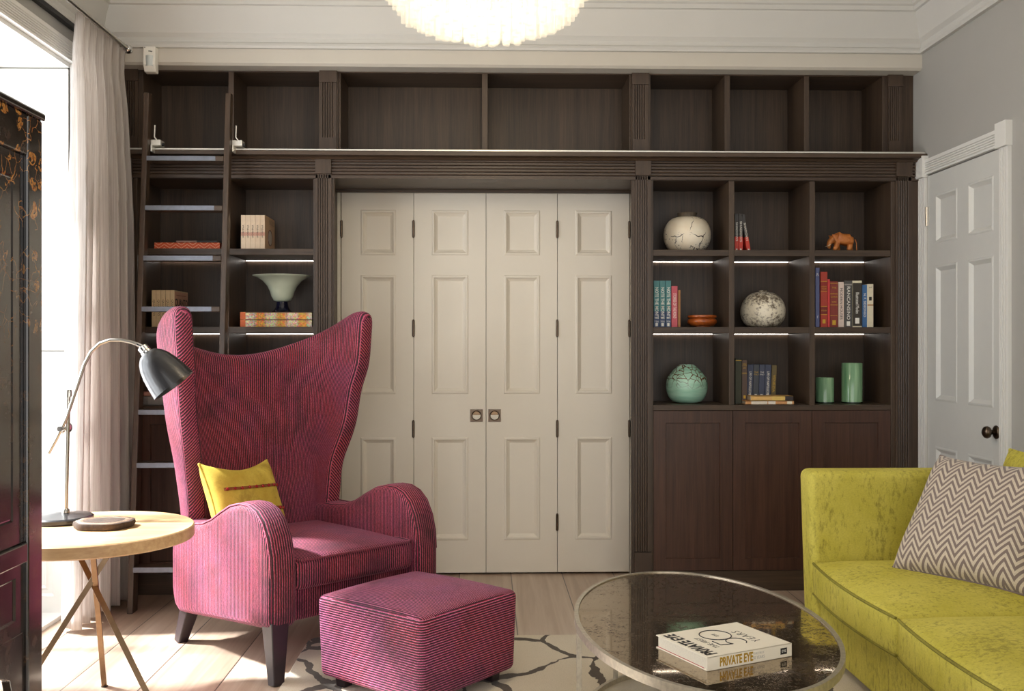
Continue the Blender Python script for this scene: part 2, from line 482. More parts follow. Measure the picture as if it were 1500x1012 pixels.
M['lacquer'] = lacquer('black_lacquer', 0)
M['lacquer_gilt'] = lacquer('black_lacquer_with_gilt_flowers', 1.0)
M['lacquer_faint'] = lacquer('black_lacquer_with_faint_gilt', .42)
M['light_oak'] = wood('pale_oak_veneer', srgb(170,130,88), srgb(216,182,136), (5,70,70), .45, .05)
M['bark'] = wood('bark', srgb(22,16,12), srgb(84,62,44), (60,60,20), .8, .5)
M['slice'] = wood('polished_wood_slice', srgb(110,84,64), srgb(172,150,128), (30,30,30), .2, .04, coat=.5)
M['carved'] = wood('carved_reddish_wood', srgb(176,92,38), srgb(228,150,78), (40,160,60), .38, .3)
M['burl'] = wood('amber_burl_wood', srgb(118,44,14), srgb(206,110,44), (60,60,60), .28, .1, coat=.4)
def local_inv(p):
    Mx = Matrix.Identity(4)
    while p:
        Mx = p.matrix_basis @ Mx; p = p.parent
    return Mx.inverted()
def part(name, mb, mat, parent, **k):
    """like obj(), for shapes given in room coordinates"""
    I = local_inv(parent); mb.v = [I @ v for v in mb.v]
    return obj(name, mb, mat, parent, **k)

# ================================================================== the setting
YN = -0.8                                                     # the room is left open behind the camera
struct('floor', MB().box(-2.6, XR+.1, YN, 5.9, -.05, 0), M['floor'], 'wide bleached oak floorboards running towards the shelving')
struct('ceiling', MB().box(-2.6, XR+.1, YN, 5.9, CEIL, CEIL+.1), M['cornice'], 'white ceiling')
struct('wall_back', MB().box(-2.6, XR+.1, 5.78, 5.9, 0, CEIL), M['wall'], 'back wall behind the dark oak shelving')
DY = (XR*F/(1478-711)-.004, XR*F/(1367-711)+.004); DZ = at(1367, 257.7, DY[1]).z + .002
struct('wall_right', MB().box(XR, XR+.12, YN, DY[0], 0, CEIL).box(XR, XR+.12, DY[1], 5.9, 0, CEIL).box(XR, XR+.12, DY[0], DY[1], DZ, CEIL).box(XR+.06, XR+.12, DY[0], DY[1], 0, DZ), M['wall'], 'plain greige right-hand wall with a white door')
WY0, WY1 = 2.75, 4.87                                         # the French window's opening in the left wall
WH = 2.686
struct('wall_left', MB().box(-2.6, XL, YN, WY0, 0, CEIL).box(-2.6, XL, WY1, 5.9, 0, CEIL).box(-2.6, XL, WY0, WY1, WH, CEIL),
       M['wall'], 'left-hand wall around the tall window')

# bulkhead above the shelving
zb0 = Z(101, 5.255); zb1 = Z(78, 5.255)
b = MB().prism([(5.255, zb0+.012), (5.27, zb0), (5.70, zb0), (5.70, CEIL), (5.255, CEIL)], 'x', XL, XR)
struct('trim_1', b, M['bulk'], 'stone coloured bulkhead between the shelving and the cornice')

# plaster cornice, mitred in both corners
PROF = [(0,0),(.022,0),(.026,.012),(.022,.026),(.012,.032),(.012,.055),(.03,.075),(.036,.11),(.05,.16),(.066,.195),(.066,.206),
        (.080,.210),(.080,.232),(.094,.238),(.108,.27),(.135,.31),(.18,.345),(.20,.35),(.20,.37),(.23,.375),(.23,.41),(.27,.44)]
def cornice(kind):
    z0 = zb1; n = len(PROF); vs = []
    for p, h in PROF + [(.27, CEIL-z0), (0, CEIL-z0)]:
        h = min(h, CEIL - z0)
        if kind == 'back': vs.append(((XL+p, 5.255-p, z0+h), (XR-p, 5.255-p, z0+h)))
        if kind == 'right': vs.append(((XR-p, 5.255-p, z0+h), (XR-p, YN, z0+h)))
        if kind == 'left': vs.append(((XL+p, YN, z0+h), (XL+p, 5.255-p, z0+h)))
    m = MB(); m.add([q for pr in vs for q in pr], [(2*i, 2*i+1, 2*i+3, 2*i+2) for i in range(len(vs)-1)])
    return m
for i, (k, l) in enumerate((('back', 'moulded white cornice over the shelving'), ('right', 'moulded white cornice along the right wall'), ('left', 'moulded white cornice over the window'))):
    struct('trim_%d' % (i+2), cornice(k), M['cornice'], l, smooth=32)

# skirting on the right wall, nearer than the door
struct('baseboard_right', MB().prism([(XR, 0), (XR-.018, 0), (XR-.018, .13), (XR-.012, .15), (XR, .16)], 'y', YN, 4.20), M['white_trim'])

# ---------------- left window: reveal with panelled shutters, head, glazed doors
def reeded(x0, x1, z0, z1, y, n=5, d=.012, t=.03, horiz=True):
    """front profile of a reeded board as a polygon (pos across, depth)"""
    a0, a1 = (z0, z1) if horiz else (x0, x1)
    pts = [(a0, y+t), (a0, y)]
    m = (a1-a0)*.13; w = (a1-a0-2*m)/n
    for i in range(n):
        s = a0+m+i*w
        pts += [(s, y), (s+w*.02, y+d), (s+w*.20, y+d), (s+w*.30, y+d*.25), (s+w*.50, y), (s+w*.80, y)]
    pts += [(a1-m, y), (a1, y), (a1, y+t)]
    return pts
m = MB()
zt = Z(74, 4.87, 118)+.03
poly = [(q[1], q[0]) for q in reeded(0, 0, WH, zt, 0, 6, .012, .028)]
m.prism([(XL+.028-p[0], p[1]) for p in poly], 'y', WY0-.1, WY1+.02)
m.box(XL-.01, XL+.03, WY1, WY1+.11, 0, WH)                     # jamb casing
m.box(XL-.01, XL+.03, WY0-.11, WY0, 0, WH)
struct('trim_5', m, M['white_trim'], 'reeded white casing round the window', bevel=.003)
w = thing('window_1', 'tall white window with panelled shutter reveals, flooded with daylight', 'window', (-2.3, (WY0+WY1)/2, 0)); w['kind'] = 'structure'
m = MB()                                                       # far reveal: panelled shutter leaf, facing the room
sh = MB(); zz = EYE-(515-507)*4.87/F
profs = [(0,0),(.012,.008),(.03,.008),(.04,.002),(.05,.010)]
sh.panelled(-2.36, XL-.004, zz+.004, WH-.03, WY1-.012, .03, [(-2.30, XL-.07, zz+.12, WH-.15)], profs)
sh.panelled(-2.36, XL-.004, .46, zz-.004, WY1-.012, .03, [(-2.30, XL-.07, .58, zz-.10)], profs)
sh.panelled(-2.36, XL-.004, .02, .45, WY1-.012, .03, [(-2.30, XL-.07, .10, .36)], profs)
part('shutter', sh, M['white_trim'], w)
m.box(-2.60, -2.36, WY1-.03, WY1+.02, 0, WH)
m.box(-2.60, XL, WY0, WY0+.02, 0, WH)
m.box(-2.60, XL, WY0, WY1, WH-.02, WH)
m.box(-2.60, XL-.02, WY0, WY1, 0, .02)
part('reveal', m, M['white_trim'], w)
fr = MB(); n = 4
for i in range(n+1):
    y = WY0 + (WY1-WY0)*i/n; hw = .045 if i in (0, n, 2) else .02
    fr.box(-2.47, -2.42, y-hw, y+hw, .02, WH-.02)
for z in (.02, .42, 1.0, 1.55, 2.1, WH-.09): fr.box(-2.465, -2.425, WY0, WY1, z, z+(.07 if z in (.02, .42, WH-.09) else .03))
fr.box(-2.46, -2.43, WY0, WY1, .05, .45)
part('window_frame', fr, M['white_trim'], w, weld=False)
for i in range(2):
    y0 = WY0 + (WY1-WY0)*i/2
    part('pane', MB().box(-2.447, -2.443, y0+.04, y0+(WY1-WY0)/2-.04, .45, WH-.06), M['glass'], w)

# black strip under the left cornice
tr = obj('cornice_strip', MB().box(XL+.001, XL+.028, 2.2, 5.0, zb1-.026, zb1-.004), M['strip_black'])
tag(tr, 'thin black strip under the cornice over the window', 'strip')

# ---------------- doors
PP = [(0,0),(.006,-.004),(.014,-.004),(.020,.004),(.034,.013),(.040,.013)]
def leaf(name, u0, u1, label, hl, hr, handle):
    x0 = X(u0, YD)+.0015; x1 = X(u1, YD)-.0015; z1 = Z(283, YD, 711); z0 = .012
    d = thing(name, label, 'door', ((x0+x1)/2, YD, 0)); d['kind'] = 'structure'
    k = (x1-x0)/105.5
    a = x0+k*(26 if u0 != 500 else 28); c = x1-k*25.5
    zp = [(Z(374,YD,711), Z(308,YD,711)), (Z(577,YD,711), Z(403,YD,711)), (Z(791,YD,711), Z(640,YD,711))]
    part('leaf', MB().panelled(x0, x1, z0, z1, YD, .04, [(a, c, p, q) for p, q in zp], PP), M['white_door'], d)
    for side, vs in ((x0, hl), (x1, hr)):
        for v in vs:
            zc = Z(v, YD, 711)
            h = MB().lathe([(.0075,-.045),(.0075,.045)], 10, (side, YD-.006, zc))
            for e in (-.05, .045): h.lathe([(.004,0),(.0065,.002),(.003,.006)], 8, (side, YD-.006, zc+e))
            part('hinge', h, M['brass_old'], d, smooth=40)
    if handle is not None:
        xc = X(handle, YD); zc = Z(608.5, YD, 711); s = .036
        h = MB(); seg = 32; vs = []; fs = []
        ringp = [(None, -.004), (.029, -.004), (.027, -.006), (.024, -.004), (.022, .010), (.0, .012)]
        for k_ in range(seg):
            a_ = 2*pi*k_/seg; c_, s_ = cos(a_), sin(a_); q = s/max(abs(c_), abs(s_))
            vs.append((xc+c_*q, YD, zc+s_*q)); vs.append((xc+c_*q, YD-.004, zc+s_*q))
            for r, dd in ringp[1:]: vs.append((xc+c_*r, YD+dd, zc+s_*r))
        w_ = 7
        for k_ in range(seg):
            k2 = (k_+1) % seg
            for j in range(w_-1): fs.append((k_*w_+j, k2*w_+j, k2*w_+j+1, k_*w_+j+1))
        h.add(vs, fs)
        hd = part('flush_handle', h, M['brass_old'], d, smooth=30)
        g = MB().lathe([(.0215, -.002), (.0215, .001)], 24, (0,0,0))
        tp = MB()                                              # half-moon thumb plate
        arc = [(xc+.0215*cos(a_), zc+.003+.0215*sin(a_)) for a_ in [pi*i/14 for i in range(15)]]
        tp.prism([(p[0], p[1]) for p in arc] , 'y', YD-.002, YD+.002)
        tp.v = [Vector((v.x, v.y, v.z)) for v in tp.v]
        part('thumb_plate', tp, M['brass'], hd, bevel=.0008)
    return d
H3 = (336, 481, 628)
leaf('door_1', 500, 606, 'cream panelled folding leaf at the far left, partly behind the armchair', (336,), H3, None)
leaf('door_2', 606, 712, 'cream panelled folding leaf second from the left, square bronze flush handle at its right edge', (), (), 698)
leaf('door_3', 712, 816.5, 'cream panelled folding leaf third from the left, square bronze flush handle at its left edge', (), (336, 481, 628, 765), 724.5)
leaf('door_4', 816.5, 922, 'cream panelled folding leaf at the far right beside the dark pilaster', (), H3, None)
# fillers either side and the lining over the opening
xo0, xo1 = X(490), X(925)
m = MB().box(X(492.5,YD), X(500,YD)-.004, YD-.004, YD+.05, 0, Z(283,YD,711)).box(X(922,YD)+.004, X(922,YD)+.012, YD+.01, YD+.05, 0, Z(283,YD,711))
struct('trim_6', m, M['white_door'], 'cream door lining at both sides of the folding leaves')

YDR = lambda u: XR * F / (u-711)                               # depth along the right wall
RW = lambda y: Matrix.Translation((XR, y, 0)) @ Matrix.Rotation(-pi/2, 4, 'Z')
yh, yl = YDR(1367), YDR(1478)
d = thing('door_5', 'white six-panel door with a dark bronze knob in the right wall', 'door', (XR, yh, 0)); d['kind'] = 'structure'
dw = yh - yl; ztop = at(1367, 257.7, yh).z
zr = lambda u, v: at(u, v, YDR(u)).z
cols = [(yh-YDR(1379), yh-YDR(1412)), (yh-YDR(1428), yh-YDR(1466.5))]
rows = [(zr(1379,357), zr(1379,285)), (zr(1381,587), zr(1379,389)), (.22, zr(1382.6,654))]
m = MB(RW(yh)).panelled(.003, dw-.003, .01, ztop-.003, -.004, .04, [(c[0], c[1], r[0], r[1]) for c in cols for r in rows], [(0,0),(.006,-.003),(.012,-.003),(.018,.003),(.03,.014),(.036,.014)])
part('leaf', m, M['grey_door'], d)
ky, kz = YDR(1471), zr(1471, 633)
kn = part('door_knob', MB().lathe([(.004,.058),(.018,.057),(.026,.050),(.029,.040),(.025,.030),(.014,.024),(.010,.018),(.010,.002)][::-1] , 28, (XR-.008, ky, kz), axis=(-1,0,0)), M['brass_old'], d, smooth=60)
part('backplate', MB().lathe([(.031,0),(.031,.004),(.024,.009),(.012,.012)], 28, (XR-.004, ky, kz), axis=(-1,0,0)), M['brass_old'], kn, smooth=60)
for v in (318, 760):
    zc = zr(1364, v)
    part('hinge', MB().lathe([(.008,-.05),(.008,.05)], 10, (XR-.008, yh, zc)).box(XR-.006, XR+.002, yh-.022, yh+.022, zc-.05, zc+.05), M['steel'], d)
# its reeded casing with corner blocks
cs = .083
zc0 = ztop+.0; zc1 = ztop+.085
mm = MB(RW(yh))
def cas(x0, x1):
    mm.prism(reeded(x0, x1, 0, 0, -.018, 3, .006, .018, horiz=False), 'z', 0, zc0)
cas(-cs, -.006); cas(dw+.006, dw+cs)
mm.prism([(p[1], p[0]) for p in reeded(0, 0, zc0+.004, zc1, -.020, 5, .008, .020)], 'x', 0, dw)
for x0 in (-cs-.006, dw-.002): mm.box(x0, x0+cs+.01, -.034, 0, zc0-.006, zc1+.022)
struct('trim_7', mm, M['white_trim'], 'white reeded door casing with square corner blocks', weld=False, bevel=.003)

# ================================================================== shelving
def unit(name, label, u0, u1, v0, v1):
    return thing(name, label, 'bookcase', ((X(u0)+X(u1))/2, 5.46, 0))
zL0 = Z(265); zS1 = (Z(375), Z(366)); zS2 = (Z(488), Z(479)); zS3 = (Z(601), Z(593)); zPl = Z(836)
def pilaster(x0, x1, z0, z1, y, plinth=None, capz=None):
    m = MB().prism(reeded(x0, x1, 0, 0, y-.012, 5, .010, .02, horiz=False), 'z', z0, z1)
    if plinth: m.box(x0-.004, x1+.004, y-.022, y, 0, plinth)
    if capz: m.box(x0-.006, x1+.006, y-.022, y, capz[0], capz[1])
    return m
def lower(name, label, sides, comps, pil, side_cols):
    xs = [(X(a), X(b_)) for a, b_ in comps]
    t_ = unit(name, label, sides[0][0], sides[-1][1], 0, 0)
    for (a, b_), (p, q), zone in zip(sides, pil, side_cols):
        sp = MB().box(X(a), X(b_), YF, YF+.03, 0, zL0+.03)     # the face board overhangs the recessed doorway
        sp.box(X(a)+(.062 if zone == 2 else 0), X(b_)-(.047 if zone == 1 else 0), YF+.03, YD+.02 if zone else YB, 0, zL0+.03)
        part('side_panel', sp, M['oak'], t_, bevel=.002)
        ps = part('pilaster', pilaster(X(p), X(q), Z(806), zL0+.02, YF, Z(807)), M['oak_fine'], t_, weld=False)
    x0, x1 = X(sides[0][1]), X(sides[1][0])
    part('back_panel', MB().box(x0, x1, YB, YB+.015, 0, zL0+.03), M['oak'], t_)
    part('top_panel', MB().box(x0, x1, YF, YB, zL0, zL0+.03), M['oak_h'], t_)
    for i in range(len(xs)-1):
        part('divider', MB().box(xs[i][1], xs[i+1][0], YF+.003, YB, zS3[1], zL0), M['oak'], t_, bevel=.0015)
    for a, b_ in xs:
        for zz in (zS1, zS2):
            s_ = part('shelf', MB().box(a, b_, YF+.004, YB, zz[0], zz[1]), M['oak_h'], t_, bevel=.0015)
            part('light_strip', MB().box(a+.004, b_-.004, YB-.010, YB-.005, zz[0]-.0022, zz[0]), M['led'], s_)
    part('cupboard_top', MB().box(x0, x1, YF+.002, YB, zS3[0], zS3[1]), M['oak_h'], t_, bevel=.0015)
    w_ = (x1-x0)/len(xs); g = .0015
    for i in range(len(xs)):
        a, b_ = x0+i*w_+g, x0+(i+1)*w_-g; z0, z1 = zPl+.003, zS3[0]-.003
        m_ = MB().panelled(a, b_, z0, z1, YF+.003, .022, [(a+.066, b_-.066, z0+.064, z1-.064)], [(0,0),(.003,.008),(.003,.008)])
        part('door', m_, M['oak_red'], t_)
    part('cupboard_floor', MB().box(x0, x1, YF+.026, YB, zPl-.02, zPl), M['oak_h'], t_)
    part('plinth', MB().box(x0, x1, YF+.006, YF+.03, 0, zPl), M['oak_h'], t_)
    return t_
lower('bookcase', 'dark oak shelving with lit cubbies and cupboards right of the cream doors', [(925,957),(1305,1349)],
      [(957,1068),(1076,1186),(1194,1305)], [(930,953),(1311,1334)], (2, 0))
u155 = 711 + XL*F/YF
lower('bookcase', 'dark oak shelving with cupboards behind the ladder and the armchair', [(u155,201),(459,490)],
      [(201,327),(335,459)], [(172,195),(463,486)], (0, 1))

def upper(label, u0, u1, comps, pil):
    y = YU; x0, x1 = X(u0, y), X(u1, y)
    z0 = Z(225, 5.19); z1 = zb0 + .0; zr_ = Z(111, y)
    t_ = thing('top_cabinet', label, 'shelving', ((x0+x1)/2, 5.5, z0))
    xs = [(X(a, y), X(b_, y)) for a, b_ in comps]
    part('back_panel', MB().box(x0, x1, 5.665, 5.68, z0, z1), M['oak'], t_)
    part('top_panel', MB().box(x0, x1, y, 5.665, zr_, z1), M['oak_h'], t_, bevel=.0015)
    part('bottom_panel', MB().box(x0, x1, y, 5.665, z0, z0+.012), M['oak_h'], t_)
    ends = [x0] + [q for pr in xs for q in pr] + [x1]
    for i in range(0, len(ends), 2):
        if ends[i+1]-ends[i] > .004:
            part('divider' if 0 < i < len(ends)-2 else 'side_panel', MB().box(ends[i], ends[i+1], y+.001, 5.665, z0+.012, zr_), M['oak'], t_, bevel=.0015)
    for p, q in pil:
        m_ = pilaster(X(p, y), X(q, y), Z(206, y), Z(126, y), y)
        m_.box(X(p, y)-.003, X(q, y)+.003, y-.02, y, Z(126, y), zb0-.001).box(X(p, y)-.001, X(q, y)+.001, y-.018, y, z0, Z(206, y))
        part('pilaster', m_, M['oak_fine'], t_, weld=False)
u0u = 711 + XL*F/YU; u1u = 711 + XR*F/YU
upper('empty dark oak top shelves behind the ladder heads', u0u, 496, [(210,334.5),(342.5,467)], [(181,203),(469.5,493.4)])
upper('empty dark oak top shelves with two wide bays over the cream doors', 496.5, 924, [(499,706),(714.5,922)], [])
upper('empty dark oak top shelves with three bays at the right', 924.5, u1u, [(953,1061.5),(1069.5,1178),(1185.5,1292.5)], [(926,949),(1300,1320)])

# frieze with reeding and corner blocks, and the projecting ledge with its rail
zf0, zf1 = Z(265), Z(233)
fz = thing('frieze', 'reeded dark oak frieze running above the cream doors and shelves', 'frieze', ((XL+XR)/2, YF, zf0))
m = MB(); xa = [XL, X(172), X(195), X(462.7), X(486), X(930), X(953), X(1311), X(1334), XR]
for i in (0, 2, 4, 6, 8):
    m.prism([(p[1], p[0]) for p in reeded(0, 0, zf0+.002, zf1, YF-.012, 5, .010, .03)], 'x', xa[i], xa[i+1])
part('reeded_board', m, M['oak_fine_h'], fz, weld=False)
part('backing', MB().box(XL, XR, YF+.018, 5.67, zf0+.032, zf1), M['oak_h'], fz)
part('backing', MB().box(xo0, xo1, YF+.018, YF+.05, zf0+.002, zf0+.04), M['oak_h'], fz)
for i in (1, 3, 5, 7):
    part('corner_block', MB().box(xa[i], xa[i+1], YF-.026, YF+.018, Z(258.5), zf1+.002), M['oak'], fz, bevel=.002)
    part('block_foot', MB().box(xa[i]+.002, xa[i+1]-.002, YF-.012, YF+.018, zf0+.002, Z(258.5)), M['oak'], fz)
YLg = 5.19
zg0, zg1 = Z(231, YLg), Z(223.5, YLg)
lg = thing('ledge', 'dark oak ledge with a pale metal ladder rail along the front', 'ledge', ((XL+XR)/2, 5.25, zg0))
part('board', MB().prism([(YLg, zg0+.004), (YLg, zg1-.004), (YLg+.005, zg1), (YU+.02, zg1), (YU+.02, zg0-.01), (YF-.03, zg0-.01), (YF-.045, zg0)], 'x', XL, XR), M['oak_h'], lg)
part('bed_moulding', MB().prism([(YF-.012, zf1), (YF-.02, zf1+.005), (YF-.035, zg0), (YF+.05, zg0), (YF+.05, zf1)], 'x', XL, XR), M['oak_h'], lg)
part('ladder_rail', MB().box(XL+.02, XR-.005, YLg+.012, YLg+.028, zg1, zg1+.010), M['steel_bright'], lg, bevel=.002)
sf = obj('trim_8', MB().box(xo0-.05, xo1+.05, YF+.05, YD-.045, zL0+.004, zL0+.03).box(xo0-.05, xo1+.05, YD-.05, YD-.042, zL0-.012, zL0+.02), M['oak_h'])
sf['kind'] = 'structure'; sf['label'] = 'dark oak soffit over the folding doors'

# ================================================================== motion sensor
ms = thing('motion_detector', 'white plastic motion detector on the bulkhead by the curtain', 'sensor', (X(222,5.25), 5.255, Z(105,5.25,222)))
p0 = at(214.5, 71, 5.25); p1 = at(232, 107, 5.25)
a0, a1, z0, z1 = p0.x, p1.x, p1.z, p0.z
part('body', MB().prism([(5.255, z1), (5.20, z1-.003), (5.195, z0+.03), (5.215, z0-.004), (5.255, z0-.006)], 'x', a0, a1), M['white_plastic'], ms, bevel=.005)
part('lens', MB().grid(lambda s, t_: (a0+.014+(a1-a0-.024)*s, 5.197-.010*sin(pi*s), z0+.022+.055*t_), 10, 3), M['lens_plastic'], ms, smooth=60)
m = MB()
for i in range(3): m.box(a0+.028+.007*i, a0+.033+.007*i, 5.1975, 5.199, z1-.031-.001*i, z1-.026-.001*i)
part('maker_marks', m, M['ink'], ms)
part('indicator_light', MB().box(a0+.007, a0+.011, 5.1975, 5.2005, z1-.012, z1-.007), M['ink'], ms)

# ================================================================== curtain and pole
cur = MB()
CY0, CY1 = 4.62, 5.13
def curtain(s, t_):
    y = CY0 + (CY1-CY0)*s
    ph = s*2*pi*6.3
    top = min(1, t_*9)
    amp = (.032 + .028*min(1, max(0, (t_-.06)*4))) * (1-.25*sin(5*s))
    pinch = max(0, 1-abs(t_-.055)*16)
    x = -1.885 + amp*sin(ph+.5*sin(3*t_+s*5)*min(1,s*4)) + .012*sin(ph*2.1+1) * t_ + .05*(t_-.3)*0 - .01*pinch
    y2 = y + .018*sin(ph*1.0+pi/2)*min(1, t_*3) - .10*t_*(1-s) + .055*t_*s - .012*math.exp(-((t_-.12)/.1)**2)*(1-s)
    zt_ = 2.852 + .014*abs(sin(ph/2))
    return (x, y2, zt_*(1-t_) + .025*t_)
cur.grid(curtain, 150, 60)
c_ = obj('curtain', cur, M['linen'], smooth=180)
so = c_.modifiers.new('thickness', 'SOLIDIFY'); so.thickness = .004
tag(c_, 'taupe linen curtain with pinch pleats gathered beside the ladder', 'curtain')
pl = thing('curtain_pole', 'slim metal curtain pole with a round end over the curtain', 'curtain pole', (-1.84, 5.15, 2.835))
part('pole', MB().tube([(-1.835, 2.7, 2.838), (-1.835, 5.13, 2.838)], .011, 12), M['steel'], pl, smooth=40)
part('finial', MB().lathe([(.010,-.01),(.020,.0),(.024,.016),(.020,.034),(.008,.042)], 18, (-1.835, 5.12, 2.838), axis=(0,1,0)), M['chrome'], pl, smooth=60)
part('bracket', MB().tube([(-1.835, 5.08, 2.838), (XL+.002, 5.08, 2.838)], .008, 10).lathe([(.026,0),(.022,.008)], 18, (XL, 5.08, 2.838), axis=(1,0,0)), M['steel'], pl, smooth=40)

# ================================================================== library ladder
ld = thing('library_ladder', 'dark oak library ladder hooked on the ledge rail at the left', 'ladder', (-1.55, 4.95, 0))
lyb, lyt, lzt = 4.93, 5.178, 2.62
LY = lambda z: lyb + (lyt-lyb)*z/lzt
xl_, xr_ = X(192, 4.95)+.012, X(340, 5.17)-.012
for x in (xl_, xr_):
    m = MB().prism([(LY(0)-.035, 0), (LY(0)+.04, 0), (LY(lzt)+.006, lzt), (LY(lzt)-.045, lzt-.004)], 'x', x-.014, x+.014)
    part('stile', m, M['oak'], ld, bevel=.004)
for v in (235, 307, 380, 454, 529, 604, 681, 757, 833):
    z = EYE - (v-507)*5.03/F
    for _ in range(3): z = EYE - (v-507)*(LY(z)-.05)/F
    r_ = part('rung', MB().box(xl_+.014, xr_-.014, LY(z)-.045, LY(z)+.045, z-.013, z+.013), M['oak_h'], ld, bevel=.003)
    part('rung_sheen', MB().box(xl_+.014, xr_-.055, LY(z)-.048, LY(z)-.044, z-.012, z+.012), M['rung_sheen'], r_)  # added face that paints the window's sheen on the oak rung
for x in (xl_, xr_):
    hx = x+.014; zt_ = zg1+.010
    h = MB().box(hx, hx+.052, YLg-.035, YLg+.03, zt_+.004, zt_+.034).box(hx+.004, hx+.012, YLg-.05, YLg+.02, zt_-.03, zt_+.006)
    hk = part('hook', h, M['steel_bright'], ld, bevel=.003)
    part('lever', MB().tube([(hx+.034, YLg-.038, zt_+.03), (hx+.022, YLg-.04, zt_+.046), (hx+.023, YLg-.034, zt_+.108)], .0038, 8), M['steel_bright'], hk, smooth=60)
    part('roller', MB().lathe([(.009,0),(.009,.012)], 14, (hx+.05, YLg-.012, zt_+.012), axis=(1,0,0)), M['black_metal'], hk, smooth=40)
def lerp_tab(tab, x):
    if x <= tab[0][0]: return tab[0][1]
    for (a, p), (b_, q) in zip(tab, tab[1:]):
        if x <= b_:
            k = (x-a)/(b_-a); k = k*k*(3-2*k)
            return p + (q-p)*k
    return tab[-1][1]

# ================================================================== wing armchair
CH = (-.805, 4.425, 0); CRZ = math.atan2(.683, .73)
ch = thing('wing_armchair', 'tall magenta striped velvet wing armchair with butterfly back', 'armchair', CH, CRZ)
W_ = [(.2,.372),(.5,.352),(.66,.362),(1.04,.430),(1.27,.465),(1.5,.478)]
YB_ = [(.2,.40),(.5,.47),(.75,.525),(1.15,.575),(1.5,.605)]
D_ = [(.2,.10),(.5,.17),(.66,.225),(1.04,.345),(1.27,.415),(1.5,.44)]
PE = .62
def plan(a): return (math.copysign(abs(sin(a))**PE, a), 1-max(0, cos(a))**PE)
_as = [pi/2*i/400 for i in range(401)]; _cum = [0.0]
for a0_, a1_ in zip(_as, _as[1:]):
    p, q = plan(a0_), plan(a1_); _cum.append(_cum[-1] + math.hypot((q[0]-p[0])*.43, (q[1]-p[1])*.35))
def ang(s):                                                   # even spacing along the curve
    d = abs(s)*_cum[-1]
    for i in range(400):
        if _cum[i+1] >= d: break
    k = (d-_cum[i])/max(1e-9, _cum[i+1]-_cum[i])
    return math.copysign(_as[i]+(_as[i+1]-_as[i])*k, s)
ARC = _cum[-1]*2
def back_mid(s, t_):
    px_, py_ = plan(ang(s))
    a = abs(px_)*.5 + abs(py_)*.5                             # height follows how far the wing reaches round
    zt_ = 1.272 + .285*max(0, abs(s))**1.8
    if abs(s) > .76: zt_ -= .075*((abs(s)-.76)/.24)**2.6
    z = .2 + (zt_-.2)*t_
    w = lerp_tab(W_, z); yb = lerp_tab(YB_, z); D = lerp_tab(D_, z)
    return Vector((w*px_, yb - D*py_, z))
n, m_ = 14, 30
g = MB().grid(lambda i, j: back_mid(-1+2*j, i), n, m_)
me = bpy.data.meshes.new('backrest'); me.from_pydata([tuple(v) for v in g.v], [], g.f); me.materials.append(M['magenta'])
uv = me.uv_layers.new(name='UVMap')
for p in me.polygons:
    for li in p.loop_indices:
        vi = me.loops[li].vertex_index; uv.data[li].uv = ((vi % (m_+1))/m_, (vi//(m_+1))/n)
bk = bpy.data.objects.new('backrest', me); COL.objects.link(bk); bk.parent = ch
so = bk.modifiers.new('so', 'SOLIDIFY'); so.thickness = .088; so.offset = 0
ss = bk.modifiers.new('ss', 'SUBSURF'); ss.levels = ss.render_levels = 2
bake(bk); bk.data.shade_smooth()
uv = bk.data.uv_layers['UVMap']
for p in bk.data.polygons:
    ls = [uv.data[li].uv.copy() for li in p.loop_indices]
    ss_ = [q.x for q in ls]; tt_ = [q.y for q in ls]
    rim = (max(ss_)-min(ss_) < .004) or min(abs(min(ss_)), abs(1-max(ss_))) < .001
    top = (max(tt_)-min(tt_) < .006) or 1-max(tt_) < .0005
    for li, q in zip(p.loop_indices, ls):
        co = bk.data.vertices[bk.data.loops[li].vertex_index].co
        if rim: uv.data[li].uv = ((co.z + 1.1*abs(co.x))*.66, co.y)
        elif top: uv.data[li].uv = (q.x*ARC, co.y)
        else: uv.data[li].uv = (q.x*ARC, co.z)
# arms
ARM = [(-.425,.215),(-.425,.42),(-.418,.50),(-.397,.57),(-.36,.63),(-.31,.668),(-.25,.686),(-.18,.686),(-.10,.668),(-.02,.632),(.06,.592),(.14,.565),(.24,.552),(.40,.552),(.418,.40),(.415,.24),(.395,.165),(.35,.142),(.25,.15),(-.1,.185)]
cum = [0]
for a, b_ in zip(ARM, ARM[1:]): cum.append(cum[-1] + math.hypot(b_[0]-a[0], b_[1]-a[1]))
def arc(y, z):
    best = (9, 0)
    for i in range(len(ARM)-1):
        a, b_ = ARM[i], ARM[i+1]; L = cum[i+1]-cum[i]
        k = max(0, min(1, ((y-a[0])*(b_[0]-a[0])+(z-a[1])*(b_[1]-a[1]))/L/L))
        d = math.hypot(y-a[0]-k*(b_[0]-a[0]), z-a[1]-k*(b_[1]-a[1]))
        if d < best[0]: best = (d, cum[i]+k*L)
    return best[1]
for sg in (-1, 1):
    x0, x1 = sorted((sg*.298, sg*.425))
    am = obj('arm', MB().prism(ARM, 'x', x0, x1), M['magenta'], ch, bevel=.034, seg=4, smooth=180)
    bake(am)
    # a little belly on the broad faces
    uvmap(am, lambda co, nn: (co.y, co.z) if abs(nn.x) > .75 else (co.x, arc(co.y, co.z)))
    wp = MB().tube([(sg*.421 - sg*.006, p[0]*.972 + .0, .245 + (p[1]-.245)*.985) for p in ARM[1:14]], .0045, 8)
    w_ = obj('piping', wp, M['magenta'], am, smooth=60); uvmap(w_, lambda co, nn: (co.x*2, co.y))
